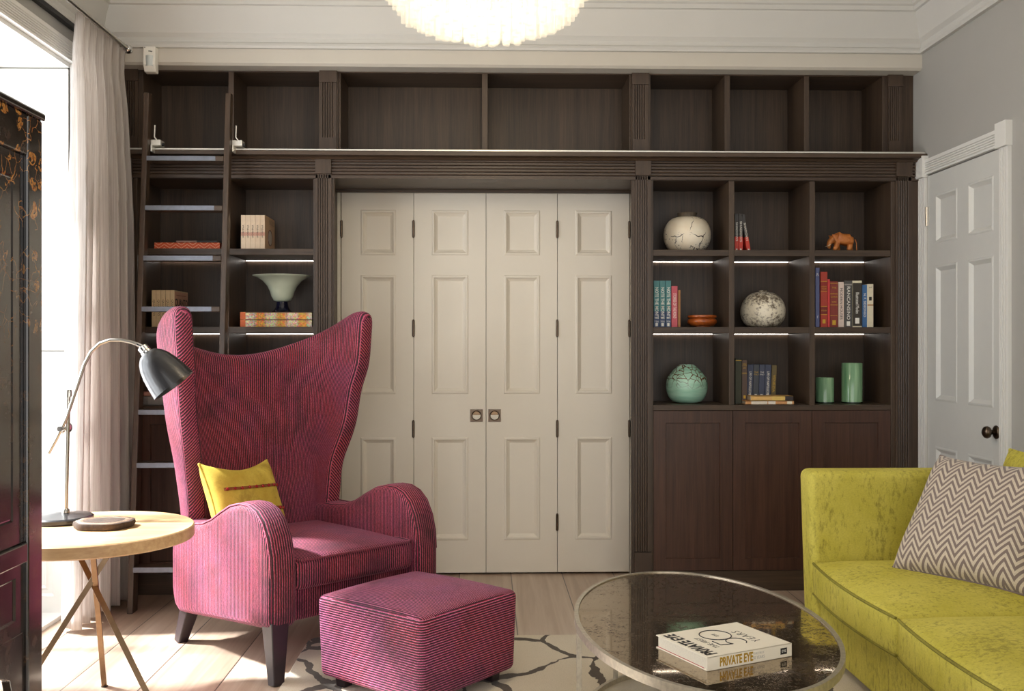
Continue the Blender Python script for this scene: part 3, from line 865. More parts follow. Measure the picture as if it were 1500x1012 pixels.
# seat
sr = obj('seat_frame', MB().rbox(.305, .355, .075, .02, 6, (0, .002, .285)), M['magenta'], ch, smooth=180)
uvmap(sr, lambda co, nn: (co.x, co.z))
def crown(hx, hy, k):
    return lambda q: Vector((q.x, q.y, q.z + (k*(1-(q.x/hx)**2)*(1-(q.y/hy)**2) if q.z > 0 else 0)))
sc_ = obj('seat_cushion', MB().rbox(.298, .375, .062, .03, 8, (0, -.03, .405), crown(.298, .375, .028)), M['magenta'], ch, smooth=180)
uvmap(sc_, lambda co, nn: (co.x, co.y) if abs(nn.x) < .8 else (co.y, co.z))
lp = MB().tube([(-.292, -.28, .463), (-.29, -.38, .463), (-.27, -.402, .463), (-.15, -.406, .464), (0, -.407, .464), (.15, -.406, .464), (.27, -.402, .463), (.29, -.38, .463), (.292, -.28, .463)], .006, 8)
w_ = obj('piping', lp, M['magenta'], sc_, smooth=60); uvmap(w_, lambda co, nn: (co.x*2, co.y))
for sx in (-1, 1):
    obj('leg', MB().bar((sx*.378, -.382, .235), (sx*.392, -.412, .0125 if sx > 0 else 0), .078, .078, .046, .046), M['black_leg'], ch, bevel=.004)
    obj('leg', MB().bar((sx*.365, .325, .20), (sx*.392, .385, 0), .07, .07, .044, .044), M['black_leg'], ch, bevel=.004)

# pillow: surface S(a, b, side) for a, b in -1..1
def pillow_fn(w, h, th, pinch=.07, pw=.42, sag=0):
    def S(a, b, sd, lift=0):
        x = a*w/2*(1 - pinch*(1-b*b)*1.0*abs(a)**3)
        y = b*h/2*(1 - pinch*(1-a*a)*abs(b)**3) - sag*max(0, b)*(1-a*a)*(1 if b > 0 else 0)
        e = max(0, (1-a**4))*max(0, (1-b**4))
        z = sd*(th/2*e**pw + lift)
        wr = .004*noise.noise(Vector((a*2.3+sd, b*2.9, 1.7)))*e**.3
        return Vector((x, y, z+wr))
    return S
def pillow(name, S, Mx, mat, n=34, label=None, cat='cushion', pipe=None, pr=.005):
    o = thing(name, label, cat, Mx.translation)
    m = MB(Mx)
    Mo = Mx.copy(); Mo.translation = (0,0,0); m.M = Mo
    def T(i): return math.copysign(1-(1-abs(2*i-1))**1.6, 2*i-1)
    for sd in (1, -1):
        m.grid(lambda i, j: S(T(i), T(j), sd), n, n)
    c = obj('cover', m, mat, o, smooth=180)
    per = [S(T(i/n), -1, 1) for i in range(n)] + [S(1, T(i/n), 1) for i in range(n)] + [S(-T(i/n), 1, 1) for i in range(n)] + [S(-1, -T(i/n), 1) for i in range(n)]
    if pipe: obj('piping', MB(Mo).tube(per, pr, 8, closed=True), pipe, o, smooth=60)
    Mi = Mo.inverted()
    uvmap(c, lambda co, nn: ((Mi @ co).x, (Mi @ co).y))
    return o, Mo
# golden cushion in the armchair
TL = Vector((-1.225, 4.25, .80)); TR = Vector((-1.03, 4.60, .775)); BR_ = Vector((-.905, 4.56, .478))
e1 = (TR-TL); e2 = TR-BR_
cen = (TL + BR_)/2
Bs = basis(cen, e1, e2)
S = pillow_fn(e1.length*1.06, .345, .13, .09, .45, .03)
yc, Mo = pillow('cushion', S, Bs, M['yellow_silk'], label='golden yellow cushion with two buttoned ribbon bands in the magenta armchair', pipe=M['yellow_silk'])
rib = plain('red_and_olive_ribbon', srgb(132,70,28), .6, 0, .25, 90); btn = plain('ruby_buttons', srgb(150,24,30), .25, 0, .1, 40)
for b0 in (.22, -.42):
    rr = obj('ribbon', MB(Mo).grid(lambda i, j: S(-.80+1.78*i, b0-.045+.09*j, 1, .0022), 40, 3), rib, yc, smooth=180)
    for k in range(9):
        p = S(-.72+.20*k, b0, 1, .0035); q = Mo @ p
        nrm = Mo.to_3x3() @ Vector((0,0,1))
        obj('button', MB().lathe([(.0072,0),(.0072,.002),(.005,.0035),(.002,.0025)], 12, q, axis=nrm), btn, rr, smooth=40)

# ================================================================== footstool
ORZ = R(-40); ox = Vector((cos(ORZ), sin(ORZ), 0)); oy = Vector((-sin(ORZ), cos(ORZ), 0))
oc = Vector((-.222, 3.45, 0)) - ox*.278 + oy*.274
ot = thing('footstool', 'square magenta ribbed velvet footstool on the cream rug', 'footstool', oc, ORZ)
def oshape(q):
    k = 1 - .035*(0.5 - q.z/.33)
    z = q.z + (.038*(1-(q.x/.28)**2)*(1-(q.y/.275)**2) if q.z > 0 else 0)
    return Vector((q.x*k, q.y*k, z))
ob = obj('upholstered_body', MB().rbox(.28, .275, .155, .028, 9, (0, 0, .207), oshape), M['magenta_o'], ot, smooth=180)
uvmap(ob, lambda co, nn: (co.z, co.x) if abs(nn.z) < .72 else (co.y + .36, co.x))
for sx in (-1, 1):
    for sy in (-1, 1):
        obj('leg', MB().bar((sx*.20, sy*.20, .075), (sx*.20, sy*.20, .0115), .055, .055, .045, .045), M['black_leg'], ot, bevel=.004)

# ================================================================== rug
rx0 = on(458, 930, 0).x; ry1 = on(850, 933, 0).y
def rug_outline():
    pts = []; x0, x1, y0, y1, r = rx0, 1.75, 1.55, ry1, .07
    for cx, cy, a0 in ((x1-r, y1-r, 0), (x0+r, y1-r, 90), (x0+r, y0+r, 180), (x1-r, y0+r, 270)):
        for i in range(7): pts.append((cx+r*cos(R(a0+15*i)), cy+r*sin(R(a0+15*i))))
    return pts
rg = thing('rug', 'cream rug with dark cracked veins under the coffee table and footstool', 'rug', ((rx0+1.75)/2, (1.55+ry1)/2, 0))
part('pile', MB().prism(rug_outline(), 'z', .001, .012), M['rug'], rg, bevel=.004)

# ================================================================== sofa
sf = thing('sofa', 'chartreuse chenille sofa along the right wall', 'sofa', (1.8, 3.2, 0))
YA = 4.13
def armshape(q):
    k = (q.z+.347)/.694
    return Vector((q.x - (.022*k if q.x < 0 else 0), q.y, q.z))
part('arm', MB().rbox(.46, .075, .347, .035, 8, (1.845, YA+.075, .439), armshape), M['chartreuse'], sf, smooth=180)
part('arm', MB().rbox(.46, .075, .347, .035, 8, (1.845, 2.27, .439), armshape), M['chartreuse'], sf, smooth=180)
part('base', MB().rbox(.41, .885, .115, .02, 8, (1.812, 3.237, .165)), M['chartreuse'], sf, smooth=180)
part('backrest', MB().rbox(.055, .96, .347, .03, 8, (2.252, 3.237, .439)), M['chartreuse'], sf, smooth=180)
for y0, y1 in ((3.275, 4.122), (2.425, 3.268)):
    cx, cy = (1.372+2.196)/2, (y0+y1)/2; hx, hy = (2.196-1.372)/2, (y1-y0)/2
    cs_ = part('seat_cushion', MB().rbox(hx, hy, .07, .022, 9, (cx, cy, .338), lambda q: Vector((q.x - (.028*(1-(q.y/hy)**2) if q.x < -.2 else 0), q.y, q.z + (.042*(1-(q.x/hx)**4)*(1-(q.y/hy)**4) if q.z > 0 else 0)))), M['chartreuse'], sf, smooth=180)
    for zz in (.402, .276):
        I = local_inv(sf)
        pts = [(cx-hx+.003-.028*(1-(q)**2), cy+hy*q*.985, zz) for q in [-1+i/10 for i in range(21)]]
        obj('piping', MB().tube([I @ Vector(p) for p in pts], .0055, 8), M['chartreuse_pipe'], cs_, smooth=60)
for x in (1.45, 2.18):
    for y in (2.33, 4.14): part('leg', MB().bar((x, y, .115), (x, y, .0 if x > 1.8 else .012), .06, .06, .045, .045), M['black_leg'], sf)

# cushions on the sofa
BLp = Vector((1.590, 3.86, .455)); f1 = Vector((.563, -.826, 0)); f2 = Vector((.30, .13, .40)).normalized()
Bz = basis(BLp + f1*.265 + f2*.255, f1, f2)
pillow('cushion', pillow_fn(.545, .54, .22, .045, .48, .03), Bz, M['zigzag'], label='taupe and cream zigzag cushion leaning on the sofa', pipe=plain('taupe_piping', srgb(120,104,98), .8))
By = basis((2.11, 3.775, .645), (0, -1, 0), (.10, 0, 1))
pillow('cushion', pillow_fn(.40, .50, .13, .03, .5), By, M['chartreuse'], label='plain chartreuse cushion behind the zigzag cushion', pipe=M['chartreuse'])

# ================================================================== oval coffee table
TX, TY, TA, TB, TZ = .700, 3.215, .405, .70, .42
ct = thing('coffee_table', 'oval antiqued mirror coffee table on a silver leaf metal frame', 'coffee table', (TX, TY, 0))
ell = lambda k, n, z, d=0: [((TA+d)*cos(2*pi*i/n), (TB+d)*sin(2*pi*i/n), z) for i in range(n)]
obj('rim', MB().tube(ell(0, 96, TZ-.013, -.006), 1, closed=True, rect=(.014, .026)), M['silver_leaf'], ct, smooth=40)
top = MB(); n = 96
top.prism([(p[0], p[1]) for p in ell(0, n, 0, -.012)], 'z', TZ-.012, TZ-.004)
obj('mirror_top', top, M['antique_mirror'], ct)
obj('base_ring', MB().tube(ell(0, 96, .022, -.012), 1, closed=True, rect=(.014, .018)), M['silver_leaf'], ct, smooth=40)
for k in range(6):
    a = R(180+60*k); p = Vector(((TA-.010)*cos(a), (TB-.010)*sin(a), 0))
    obj('leg', MB().bar(p + Vector((0,0,.0125)), p + Vector((0,0,TZ-.024)), .016), M['silver_leaf'], ct, bevel=.001)

# big book on it
bN = Vector((.612, 2.716)); sp = Vector((.905, .425)).normalized(); fo = Vector((-sp.y, sp.x))
bkz = TZ-.004
bt = thing('book', 'white hardback with large black and gold lettering on the coffee table', 'book', (bN.x, bN.y, bkz), math.atan2(sp.y, sp.x))
L_, D2, T_ = .305, .245, .038
wht = plain('white_book_cloth', srgb(238,230,212), .45, var=.01)
obj('cover', MB().box(0, L_, 0, D2, 0, .003).box(0, L_, 0, D2, T_-.003, T_).box(0, L_, 0, .004, 0, T_), wht, bt, bevel=.0012, weld=False)
obj('pages', MB().box(.005, L_-.005, .004, D2-.006, .003, T_-.003), M['pages'], bt)
obj('endpaper', MB().box(.004, L_-.004, .02, D2-.004, .003, .0045), plain('red_endpaper', srgb(170,52,58), .6), bt)
# lettering on the cover: reads from the spine outwards, its top at the x = 0 edge
CM = lambda x, y, zz=T_+.0004: basis((x, y, zz), (0,1,0), (-1,0,0))
text('title', 'PRIVATE EYE', .052, CM(.034, D2*.5), M['ink'], bt, sx=.72, bold=.0016, thick=.0003)
text('subtitle', 'THE FIRST', .026, CM(.088, D2*.46), M['ink'], bt, sx=.9, bold=-.0003)
num = MB(); c0 = (.155, D2*.66)
num.tube([(c0[0]+.047*cos(2*pi*i/48), c0[1]+.047*sin(2*pi*i/48), T_+.0004) for i in range(48)], .0016, 6, closed=True)
def cv(x, y): return (.155 - y, D2*.34 + x - .02, T_+.0004)     # x across, y up on the cover
five = [(.052,.047),(.014,.047),(.006,.010)]
five += [(.022+.030*cos(a), -.016+.030*sin(a)) for a in [R(125-i*16) for i in range(18)]]
num.tube([cv(*p) for p in five], .0016, 6)
obj('numerals', num, M['ink'], bt, smooth=60)
text('numeral_badge', 'EYE', .018, CM(.155, D2*.66), M['ink'], bt, sx=.9, bold=-.0002)
text('subtitle', 'YEARS', .040, CM(.232, D2*.46), M['ink'], bt, sx=.9, bold=-.0006, space=1.15)
SM = lambda x, zz: basis((x, -.0004, zz), (1,0,0), (0,0,1))
text('spine_title', 'PRIVATE EYE', .034, SM(.102, T_/2), M['gold'], bt, sx=.62, bold=.0012)
text('spine_title', 'THE FIRST', .009, SM(.182, T_*.70), M['pale_ink'], bt)
text('spine_title', '50 YEARS', .013, SM(.182, T_*.38), M['pale_ink'], bt, sx=.8)
obj('spine_badge', MB().box(.262, .286, -.0005, 0, .010, .028), M['ink'], bt)
text('spine_badge_letters', 'EYE', .010, basis((.274, -.0008, .019), (1,0,0), (0,0,1)), M['white_ink'], bt)

# ================================================================== side table, lamp, dish, flex
sx_, sy_, sz_ = -1.42, 3.60, .662
st = thing('side_table', 'round pale oak side table on crossed bronze tripod legs', 'side table', (sx_, sy_, 0))
obj('tabletop', MB().lathe([(.30, sz_-.046), (.352, sz_-.046), (.357, sz_-.041), (.357, sz_-.004), (.353, sz_)], 72), M['light_oak'], st, smooth=35)
crs = Vector((.008, .0, .462))
for k, f in enumerate(((-.05, .262, 0), (.305, -.148, 0), (-.255, -.125, 0))):
    f = Vector(f); o_ = Vector((.010*cos(k*2.1), .010*sin(k*2.1), 0))
    d_ = (crs+o_) - f; tp = f + d_*((sz_-.047)/d_.z)
    obj('leg', MB().bar(f + Vector((0,0,.004)), tp, .019, .019, side=(1,.3,0)), M['brass'], st, bevel=.001)
    obj('foot', MB().lathe([(.013,0),(.013,.004),(.008,.007)], 14, f), M['black_metal'], st)
lx, ly = -1.578, 3.72
lm = thing('table_lamp', 'nickel desk lamp with black bell shade on the pale oak side table', 'lamp', (lx, ly, sz_))
obj('base', MB().lathe([(.112,0),(.116,.006),(.116,.018),(.110,.023),(.02,.034),(.012,.036)], 48), M['black_metal'], lm, smooth=30)
def lp_(u, v): 
    p = at(u, v, ly); return Vector((p.x-lx, 0, p.z-sz_))
pt = lp_(100, 573); pb = Vector((lp_(96, 750).x, 0, .034))
obj('pole', MB().tube([pb, pt], .0085, 14).lathe([(.014,0),(.014,.01),(.009,.016)], 16, pb).lathe([(.0125,-.02),(.0125,.002),(.010,.006)], 16, pt), M['steel'], lm, smooth=40)
kn_ = lp_(93, 627)
ap = [lp_(*p) for p in ((74,663),(86,641),(100,612),(109,585),(118,558),(126,534),(136,515),(149,503),(164,498),(180,498),(194,501),(206,505))]
for p in ap: p.y = -.016
obj('arm', MB().tube(ap, .0065, 12), M['steel'], lm, smooth=60)
obj('joint', MB().lathe([(.020,-.03),(.022,-.026),(.022,-.006),(.016,.0)][::1], 24, kn_ + Vector((0,.0,0)), axis=(0,-1,0)).lathe([(.010,0),(.010,.034)], 16, kn_, axis=(0,-1,0)), M['chrome'], lm, smooth=40)
ax0 = lp_(212, 510); axd = (lp_(256, 566) - ax0); axd.y = .012; axd.normalize(); ax0.y = -.016
obj('socket', MB().tube([lp_(203, 504)+Vector((0,-.016,0)), ax0 - axd*.008], .008, 12).lathe([(.012,-.010),(.019,-.006),(.019,.010),(.016,.012),(.021,.014),(.021,.032)], 24, ax0, axis=axd), M['chrome'], lm, smooth=40)
prof = [(.020,.020),(.034,.026),(.050,.042),(.063,.066),(.073,.098),(.080,.135),(.086,.178),(.083,.177),(.076,.135),(.068,.098),(.057,.066),(.044,.044),(.02,.028)]
shd = obj('lamp_shade', MB().lathe(prof, 48, ax0, axis=axd, cap=False), M['black_metal'], lm, smooth=60)
obj('bulb', MB().lathe([(.012,.03),(.014,.06),(.028,.09),(.030,.11),(.02,.13),(.004,.136)], 20, ax0, axis=axd), plain('frosted_bulb', srgb(240,236,226), .3), lm, smooth=60)
dx, dy = -1.372, 3.60
ds = thing('wood_slice_dish', 'shallow dish cut from a log slice with bark edge, beside the lamp base', 'dish', (dx, dy, sz_), R(6))
obj('bark', MB().lathe([(.094,0),(.102,.003),(.107,.014),(.105,.024),(.098,.026)], 64, sx=1, sy=.80, wob=.16), M['bark'], ds, smooth=40)
obj('bowl', MB().lathe([(.0985,.025),(.096,.027),(.074,.027),(.056,.019),(.02,.014),(.001,.014)][::1], 64, sx=1, sy=.80, wob=.16), M['slice'], ds, smooth=50)
fx = obj('flex', MB().tube([(-1.66,3.30,.005),(-1.58,3.42,.005),(-1.53,3.53,.005),(-1.50,3.60,.005),(-1.47,3.60,.005),(-1.475,3.54,.005),(-1.44,3.50,.005),(-1.42,3.43,.005),(-1.43,3.35,.005)], .0032, 8), plain('grey_flex', srgb(120,116,112), .5), smooth=60)
tag(fx, 'thin grey lamp flex lying on the floor under the side table', 'cable')

# ================================================================== lacquer cabinet (front faces right)
CXf, CYf = -1.312, 2.962
LW, LD, LH = 1.14, .50, 2.0
lc = thing('lacquer_cabinet', 'tall black lacquer cabinet with worn gilt flowers at the left edge', 'cabinet', (CXf, CYf-LW, 0), pi/2)
# local: x towards the shelves, y into the cabinet, front at y = 0
sw = .092; zt_ = 2.0; zd1, zd0 = 1.862, .752; za = .50; zl = .435
obj('carcass', MB().box(.01, LW-.01, .02, LD, za, zt_-.02), M['lacquer'], lc)
obj('top', MB().box(-.006, LW+.004, -.012, LD+.004, zt_-.022, zt_), M['lacquer'], lc, bevel=.006, seg=3)
for x0 in (0, LW-sw): obj('stile', MB().box(x0, x0+sw, -.004, .05, 0, zt_-.022), M['lacquer_gilt'], lc, bevel=.006)
for x0 in (0, LW-sw): obj('leg', MB().box(x0+.0, x0+sw, LD-.08, LD, 0, zt_-.03), M['lacquer'], lc, bevel=.006)
obj('rail', MB().box(sw, LW-sw, -.002, .04, zd1, zt_-.022), M['lacquer_gilt'], lc, bevel=.004)
obj('rail', MB().box(sw, LW-sw, -.003, .04, zd0-.055, zd0), M['lacquer_faint'], lc, bevel=.004)
dwid = (LW-2*sw)/2
for i in range(2):
    a = sw + i*dwid + .002; b_ = a + dwid - .004
    dr = obj('door', MB().panelled(a, b_, zd0+.003, zd1-.003, .010, .025, [(a+.06, b_-.06, zd0+.07, zd1-.07)], [(0,0),(.004,.004),(.010,.0015),(.012,.0015)]), M['lacquer_faint'], lc)
obj('lower_panel', MB().panelled(sw, LW-sw, za, zd0-.055, .008, .03, [(sw+.05, LW-sw-.05, za+.04, zd0-.09)], [(0,0),(.006,.005),(.006,.005)]), M['lacquer_faint'], lc)
apn = [(sw, za), (LW-sw, za), (LW-sw, zl-.16), (LW-sw-.012, zl-.16), (LW-sw-.03, zl-.11), (LW-sw-.075, zl-.10), (LW-sw-.09, zl-.05), (LW-sw-.14, zl-.03), (sw+.14, zl-.03), (sw+.09, zl-.05), (sw+.075, zl-.10), (sw+.03, zl-.11), (sw+.012, zl-.16), (sw, zl-.16)]
obj('apron', MB().prism(apn, 'y', .006, .030), M['lacquer'], lc, bevel=.003)
pr = MB().lathe([(.085,-.003),(.085,.002),(.07,.004)], 40, (LW/2, -.0, 1.28), axis=(0,-1,0))
obj('lock_plate', pr, M['brass_old'], lc)
# ================================================================== things on the shelves
z1, z2, z3 = zS1[1], zS2[1], zS3[1]
BK = {}
def cloth(c, rough=.5):
    if c not in BK: BK[c] = plain('book_cloth', srgb(*c), rough, 0, .05, 60)
    return BK[c]
def book(u0, u1, v, zb, Y, dep, col, label, group, title=None, tcol='white_ink', tsize=.6, bold=.0, horiz=(), bands=(), lean=0, ux=None, low=None, blob=None, pages=True):
    x0, x1 = X(u0, Y), X(u1, Y); ztop_ = at((u0+u1)/2, v, Y).z
    w_, h_ = x1-x0-.0006, ztop_-zb
    b_ = thing('book', label, 'book', ((x0+x1)/2, Y, zb), 0, group)
    b_.rotation_euler = (0, lean, 0)
    t_ = min(.003, w_*.16)
    obj('cover', MB().box(-w_/2, w_/2, 0, t_, 0, h_).box(-w_/2, -w_/2+t_, t_, dep, 0, h_).box(w_/2-t_, w_/2, t_, dep, 0, h_), cloth(col), b_, bevel=.0008, weld=False)
    if pages: obj('pages', MB().box(-w_/2+t_, w_/2-t_, t_, dep-.004, .002, h_-.004), M['pages'], b_)
    if low:                                                   # a wrap of another colour round the foot of the book
        f, c2 = low
        obj('wrap_band', MB().box(-w_/2-.0004, w_/2+.0004, -.0004, dep+.0002, .0005, h_*f), cloth(c2), b_)
    for f0, f1, c2 in bands:
        obj('spine_label', MB().box(-w_/2+.0004, w_/2-.0004, -.0006, .001, h_*f0, h_*f1), M[c2] if isinstance(c2, str) else cloth(c2), b_)
    if title:
        Mt = basis((0, -.0009, h_*.52), (0,0,-1), (1,0,0))
        text('title', title, w_*tsize*1.3, Mt, M[tcol], b_, bold=bold, sx=min(1.4, h_*.62/(len(title)*w_*tsize*1.3*.56)))
    for f, s, sz in horiz:
        text('title', s, w_*sz, basis((0, -.0009, h_*f), (1,0,0), (0,0,1)), M[tcol], b_)
    if blob:
        f, c2 = blob
        obj('spine_emblem', MB().box(-w_*.22, w_*.22, -.0008, .0005, h_*f, h_*f+w_*.6), M[c2], b_)
    return b_
# row 1, middle: dark books with red wraps
for i, (u0, u1, ln, l) in enumerate(((1076.6,1081.8,0,'slim dark grey book with a red wrap, upright against the shelf divider'),
                                     (1082.4,1088,0,'slim dark grey book with a red wrap, between its upright and its leaning twin'),
                                     (1094.5,1099.5,R(-9),'slim dark grey book with a red wrap, leaning to the left'))):
    book(u0, u1, 313, z1, 5.34, .20, (70,68,68), l, 'dark books with red wraps', 'SHADOWS', tsize=.62, lean=ln, low=(.385, (214,66,52)), blob=(.01, 'white_ink'))
# row 2, left
for i, (u0, u1, l) in enumerate(((957.6,966,'teal book with pale lettering, first of three beside the left upright'),(966.4,974.6,'teal book with pale lettering, middle of the three'),(975,983,'teal book with pale lettering, third of three, touching the pink book'))):
    book(u0, u1, 411, z2, 5.33, .20, (78,136,140), l, 'three matching teal books', 'NOTE THE MONTE', tsize=.62, bold=.0002, bands=((.0,.34,(62,78,116)),), horiz=((.20,'TEX',.42),(.12,'TEX',.42)), blob=(.02,'white_ink'))
book(983.6, 992.6, 419, z2, 5.33, .19, (196,88,100), 'pink book with white lettering beside the teal books', 'books beside the wooden bowl', 'STORIES OF THE ROAD', tsize=.55)
book(993.2, 996.8, 425, z2, 5.34, .19, (176,122,72), 'very thin tan book beside the pink book', 'books beside the wooden bowl')
# row 2, right
G = 'mixed books on the right-hand middle shelf'
book(1194.6, 1200.6, 392, z2, 5.335, .22, (98,106,152), 'tall slate blue book against the left upright, tallest of its row', G, horiz=((.88,'R',1.0),(.17,'f',1.0)))
book(1202, 1212, 398, z2, 5.33, .21, (178,62,46), 'tall rust red book with gold bands and labels', G, tcol='gold', horiz=((.73,'GREAT',.27),(.69,'TALES',.27),(.30,'FOUR',.30)),
     bands=((.645,.655,'gold'),(.82,.83,'gold'),(.37,.382,'gold'),(.225,.235,'gold'),(.24,.365,(120,34,30)),(.66,.815,(150,40,34))), blob=(.07,'gold'))
book(1212.4, 1215.8, 409, z2, 5.335, .20, (222,70,72), 'thin bright red book between the rust and maroon books', G)
book(1216, 1227.6, 412, z2, 5.33, .20, (132,50,44), 'maroon book with gold bands and emblem', G, tcol='gold', horiz=((.86,'THE',.30),(.66,'CHINA',.28),(.55,'WAR',.26)),
     bands=((.95,.96,'gold'),(.72,.733,'gold'),(.48,.492,'gold'),(.25,.257,'gold')), blob=(.05,'gold'))
book(1228, 1236.4, 413, z2, 5.335, .20, (226,206,194), 'pale pink book with dark lettering beside the maroon book', G, 'MODERN HOUSES', 'ink', .5)
book(1237, 1248.4, 411, z2, 5.33, .20, (78,76,74), 'charcoal grey book with pale lettering', G, 'RANCANSINO', 'white_ink', .45, bands=((.90,.93,(150,148,142)),), blob=(.03,'white_ink'))
book(1248.9, 1262.6, 411, z2, 5.33, .20, (226,218,190), 'thick cream book with a black spine label', G, 'Illustrated Modes', 'white_ink', .40, bands=((.03,.95,(52,46,38)),), blob=(.08,'white_ink'))
book(1263, 1270.2, 417, z2, 5.335, .19, (62,106,160), 'royal blue book with white lettering', G, 'N. F. SIDEONSO', 'white_ink', .5)
book(1270.5, 1279.4, 416, z2, 5.33, .19, (224,214,188), 'cream book with a small black emblem, last of its row', G, horiz=((.92,'JOY',.30),), tcol='ink', bands=((.50,.53,(170,120,70)),), blob=(.62,'ink'))
# row 3, middle
G = 'old books on the bottom middle shelf'
book(1077.2, 1086.4, 525.5, z3, 5.37, .17, (62,64,46), 'dark olive book in the corner of the bottom shelf', G, bands=((.955,.97,'gold'),))
book(1086.8, 1094.4, 527, z3, 5.38, .17, (92,74,66), 'brown book with gold lines beside the olive book', G, tcol='gold', horiz=((.90,'MEN',.36),(.81,'ART',.36)), bands=((.86,.866,'gold'),(.70,.706,'gold'),(.68,.686,'gold')), blob=(.12,'gold'))
for u0, u1, ti, l in ((1093.6,1102.2,'LIFE OF NAPOLEON','navy book with long white lettering, first of the four navy ones'),(1102.6,1110.8,None,'dark slate navy book with two short gold lines, second of the four'),
                      (1111.2,1119.2,None,'navy book with short white lines, third of the four'),(1119.6,1128.4,'LIFE OF NAPOLEON','navy book with long white lettering beside the olive gold book')):
    second = 'second' in l
    book(u0, u1, 534, z3, 5.435, .16, (72,78,88) if second else (70,78,104), l, G, ti, 'gold' if second else 'white_ink', .45, .0002,
         () if ti else ((.80,'THE',.42),(.74,'ITALY',.34)), (), R(1.6), blob=(.15,'white_ink'))
book(1128.8, 1136, 535, z3, 5.44, .16, (112,98,62), 'olive brown book with gilt marks at the end of the navy books', G, 'VENEZIA', 'gold', .5, lean=R(2.2))
def flat(u0, u1, zb, h, Y, dep, col, label, group, mark=None, cat='book', rz=0, pagecol=None):
    x0, x1 = X(u0, Y), X(u1, Y); w_ = x1-x0
    b_ = thing('book', label, cat, ((x0+x1)/2, Y, zb), rz, group); t_ = min(.003, h*.15)
    obj('cover', MB().box(-w_/2, w_/2, 0, dep, 0, t_).box(-w_/2, w_/2, 0, dep, h-t_, h).box(-w_/2, w_/2, 0, .003, 0, h), cloth(col), b_, bevel=.0006, weld=False)
    obj('pages', MB().box(-w_/2+.003, w_/2-.003, .003, dep-.003, t_, h-t_), M['pages'], b_)
    for a, c_, cc in (mark or ()):
        obj('spine_label', MB().box(-w_/2+a*w_, -w_/2+c_*w_, -.0006, .001, h*.08, h*.92), cloth(cc), b_)
    return b_
f1_ = flat(1092, 1163, z3, .020, 5.30, .11, (206,150,96), 'flat paperback with orange and white spine under another book', 'flat books in front of the old books', ((.12,.45,(226,214,196)),(.47,.62,(232,222,206)),(.86,.96,(236,226,200))))
flat(1100, 1162, z3+.0203, .026, 5.302, .108, (222,176,104), 'flat paperback with golden spine and black end on top of another', 'flat books in front of the old books', ((.50,.80,(226,190,104)),(.81,1.0,(52,44,46))))

def lathe_thing(name, label, cat, uc, Y, zb, prof, mat, parts=(), seg=56):
    o = thing(name, label, cat, (X(uc, Y), Y, zb))
    obj('body' if parts else 'body', MB().lathe(prof, seg, cap=True), mat, o, smooth=50)
    for nm, pf, mt in parts: obj(nm, MB().lathe(pf, seg, cap=True), mt, o, smooth=50)
    return o
def globe(R_, H_, rb, rt, k=2.0, peak=.52, n=26):
    out = []
    for i in range(n+1):
        h = i/n
        d = (h-peak)/(peak if h < peak else 1-peak)
        r0 = rb if h < peak else rt
        out.append((r0 + (R_-r0)*(max(0, 1-abs(d)**k))**(1/k if k > 1.9 else .6), h*H_))
    return out
# raku vase: white with dark cracks
t = NT('white_crackle_glaze'); v = t.coord('Object')
nz = t.n('TexNoise'); nz.inputs['Scale'].default_value = 18; t.l(v, nz.inputs['Vector'])
off = t.n('VectorMath'); off.operation = 'SCALE'; t.l(nz.outputs['Color'], off.inputs[0]); off.inputs['Scale'].default_value = .05
ad = t.n('VectorMath'); ad.operation = 'ADD'; t.l(v, ad.inputs[0]); t.l(off.outputs[0], ad.inputs[1])
cr = t.math('LESS_THAN', t.voro(ad.outputs[0], 8, 'DISTANCE_TO_EDGE'), t.math('MULTIPLY_ADD', t.noise(v, 11, 3), .10, -.045))
zz = t.sep(v)[2]
sp_ = t.math('LESS_THAN', t.voro(v, 75), t.math('MULTIPLY_ADD', zz, -3.0, .40))
sp_ = t.math('MULTIPLY', sp_, t.math('GREATER_THAN', t.noise(v, 16, 2), .50))
k = t.math('MAXIMUM', cr, sp_)
t.set(Base_Color=t.mix(k, t.ramp(t.noise(v, 9, 3), ((.35, srgb(236,222,198)), (.65, srgb(246,238,220)))), srgb(58,48,42)), Roughness=.3); M['raku'] = t.m
lathe_thing('vase', 'round white crackle vase with a dark neck on the top shelf', 'vase', 1006.5, 5.46, z1,
            globe(.130, .198, .060, .052, 2.0, .50), M['raku'], (('neck', [(.050,.190),(.050,.212),(.056,.220),(.050,.221),(.046,.215),(.046,.195)], plain('charred_clay', srgb(96,86,74), .6, 0, .2, 60)),))
# spotted vase
t = NT('speckled_clay_glaze'); v = t.coord('Object'); zz = t.sep(v)[2]
a = t.noise(v, 62, 6, .7); b2 = t.noise(v, 13, 3)
h = t.math('MULTIPLY', t.math('ABSOLUTE', t.math('SUBTRACT', zz, .085)), 1.5)
k = t.ramp(t.math('ADD', t.math('MULTIPLY_ADD', b2, .35, a), h), ((.71, BW[0]), (.87, BW[1])))
t.set(Base_Color=t.mix(k, srgb(240,232,212), srgb(112,98,80)), Roughness=.4); M['spotted'] = t.m
lathe_thing('vase', 'round cream vase speckled with brown on the middle shelf', 'vase', 1117.5, 5.46, z2,
            globe(.123, .200, .058, .020, 2.0, .45) + [(.024,.206),(.018,.207),(.016,.2)], M['spotted'])
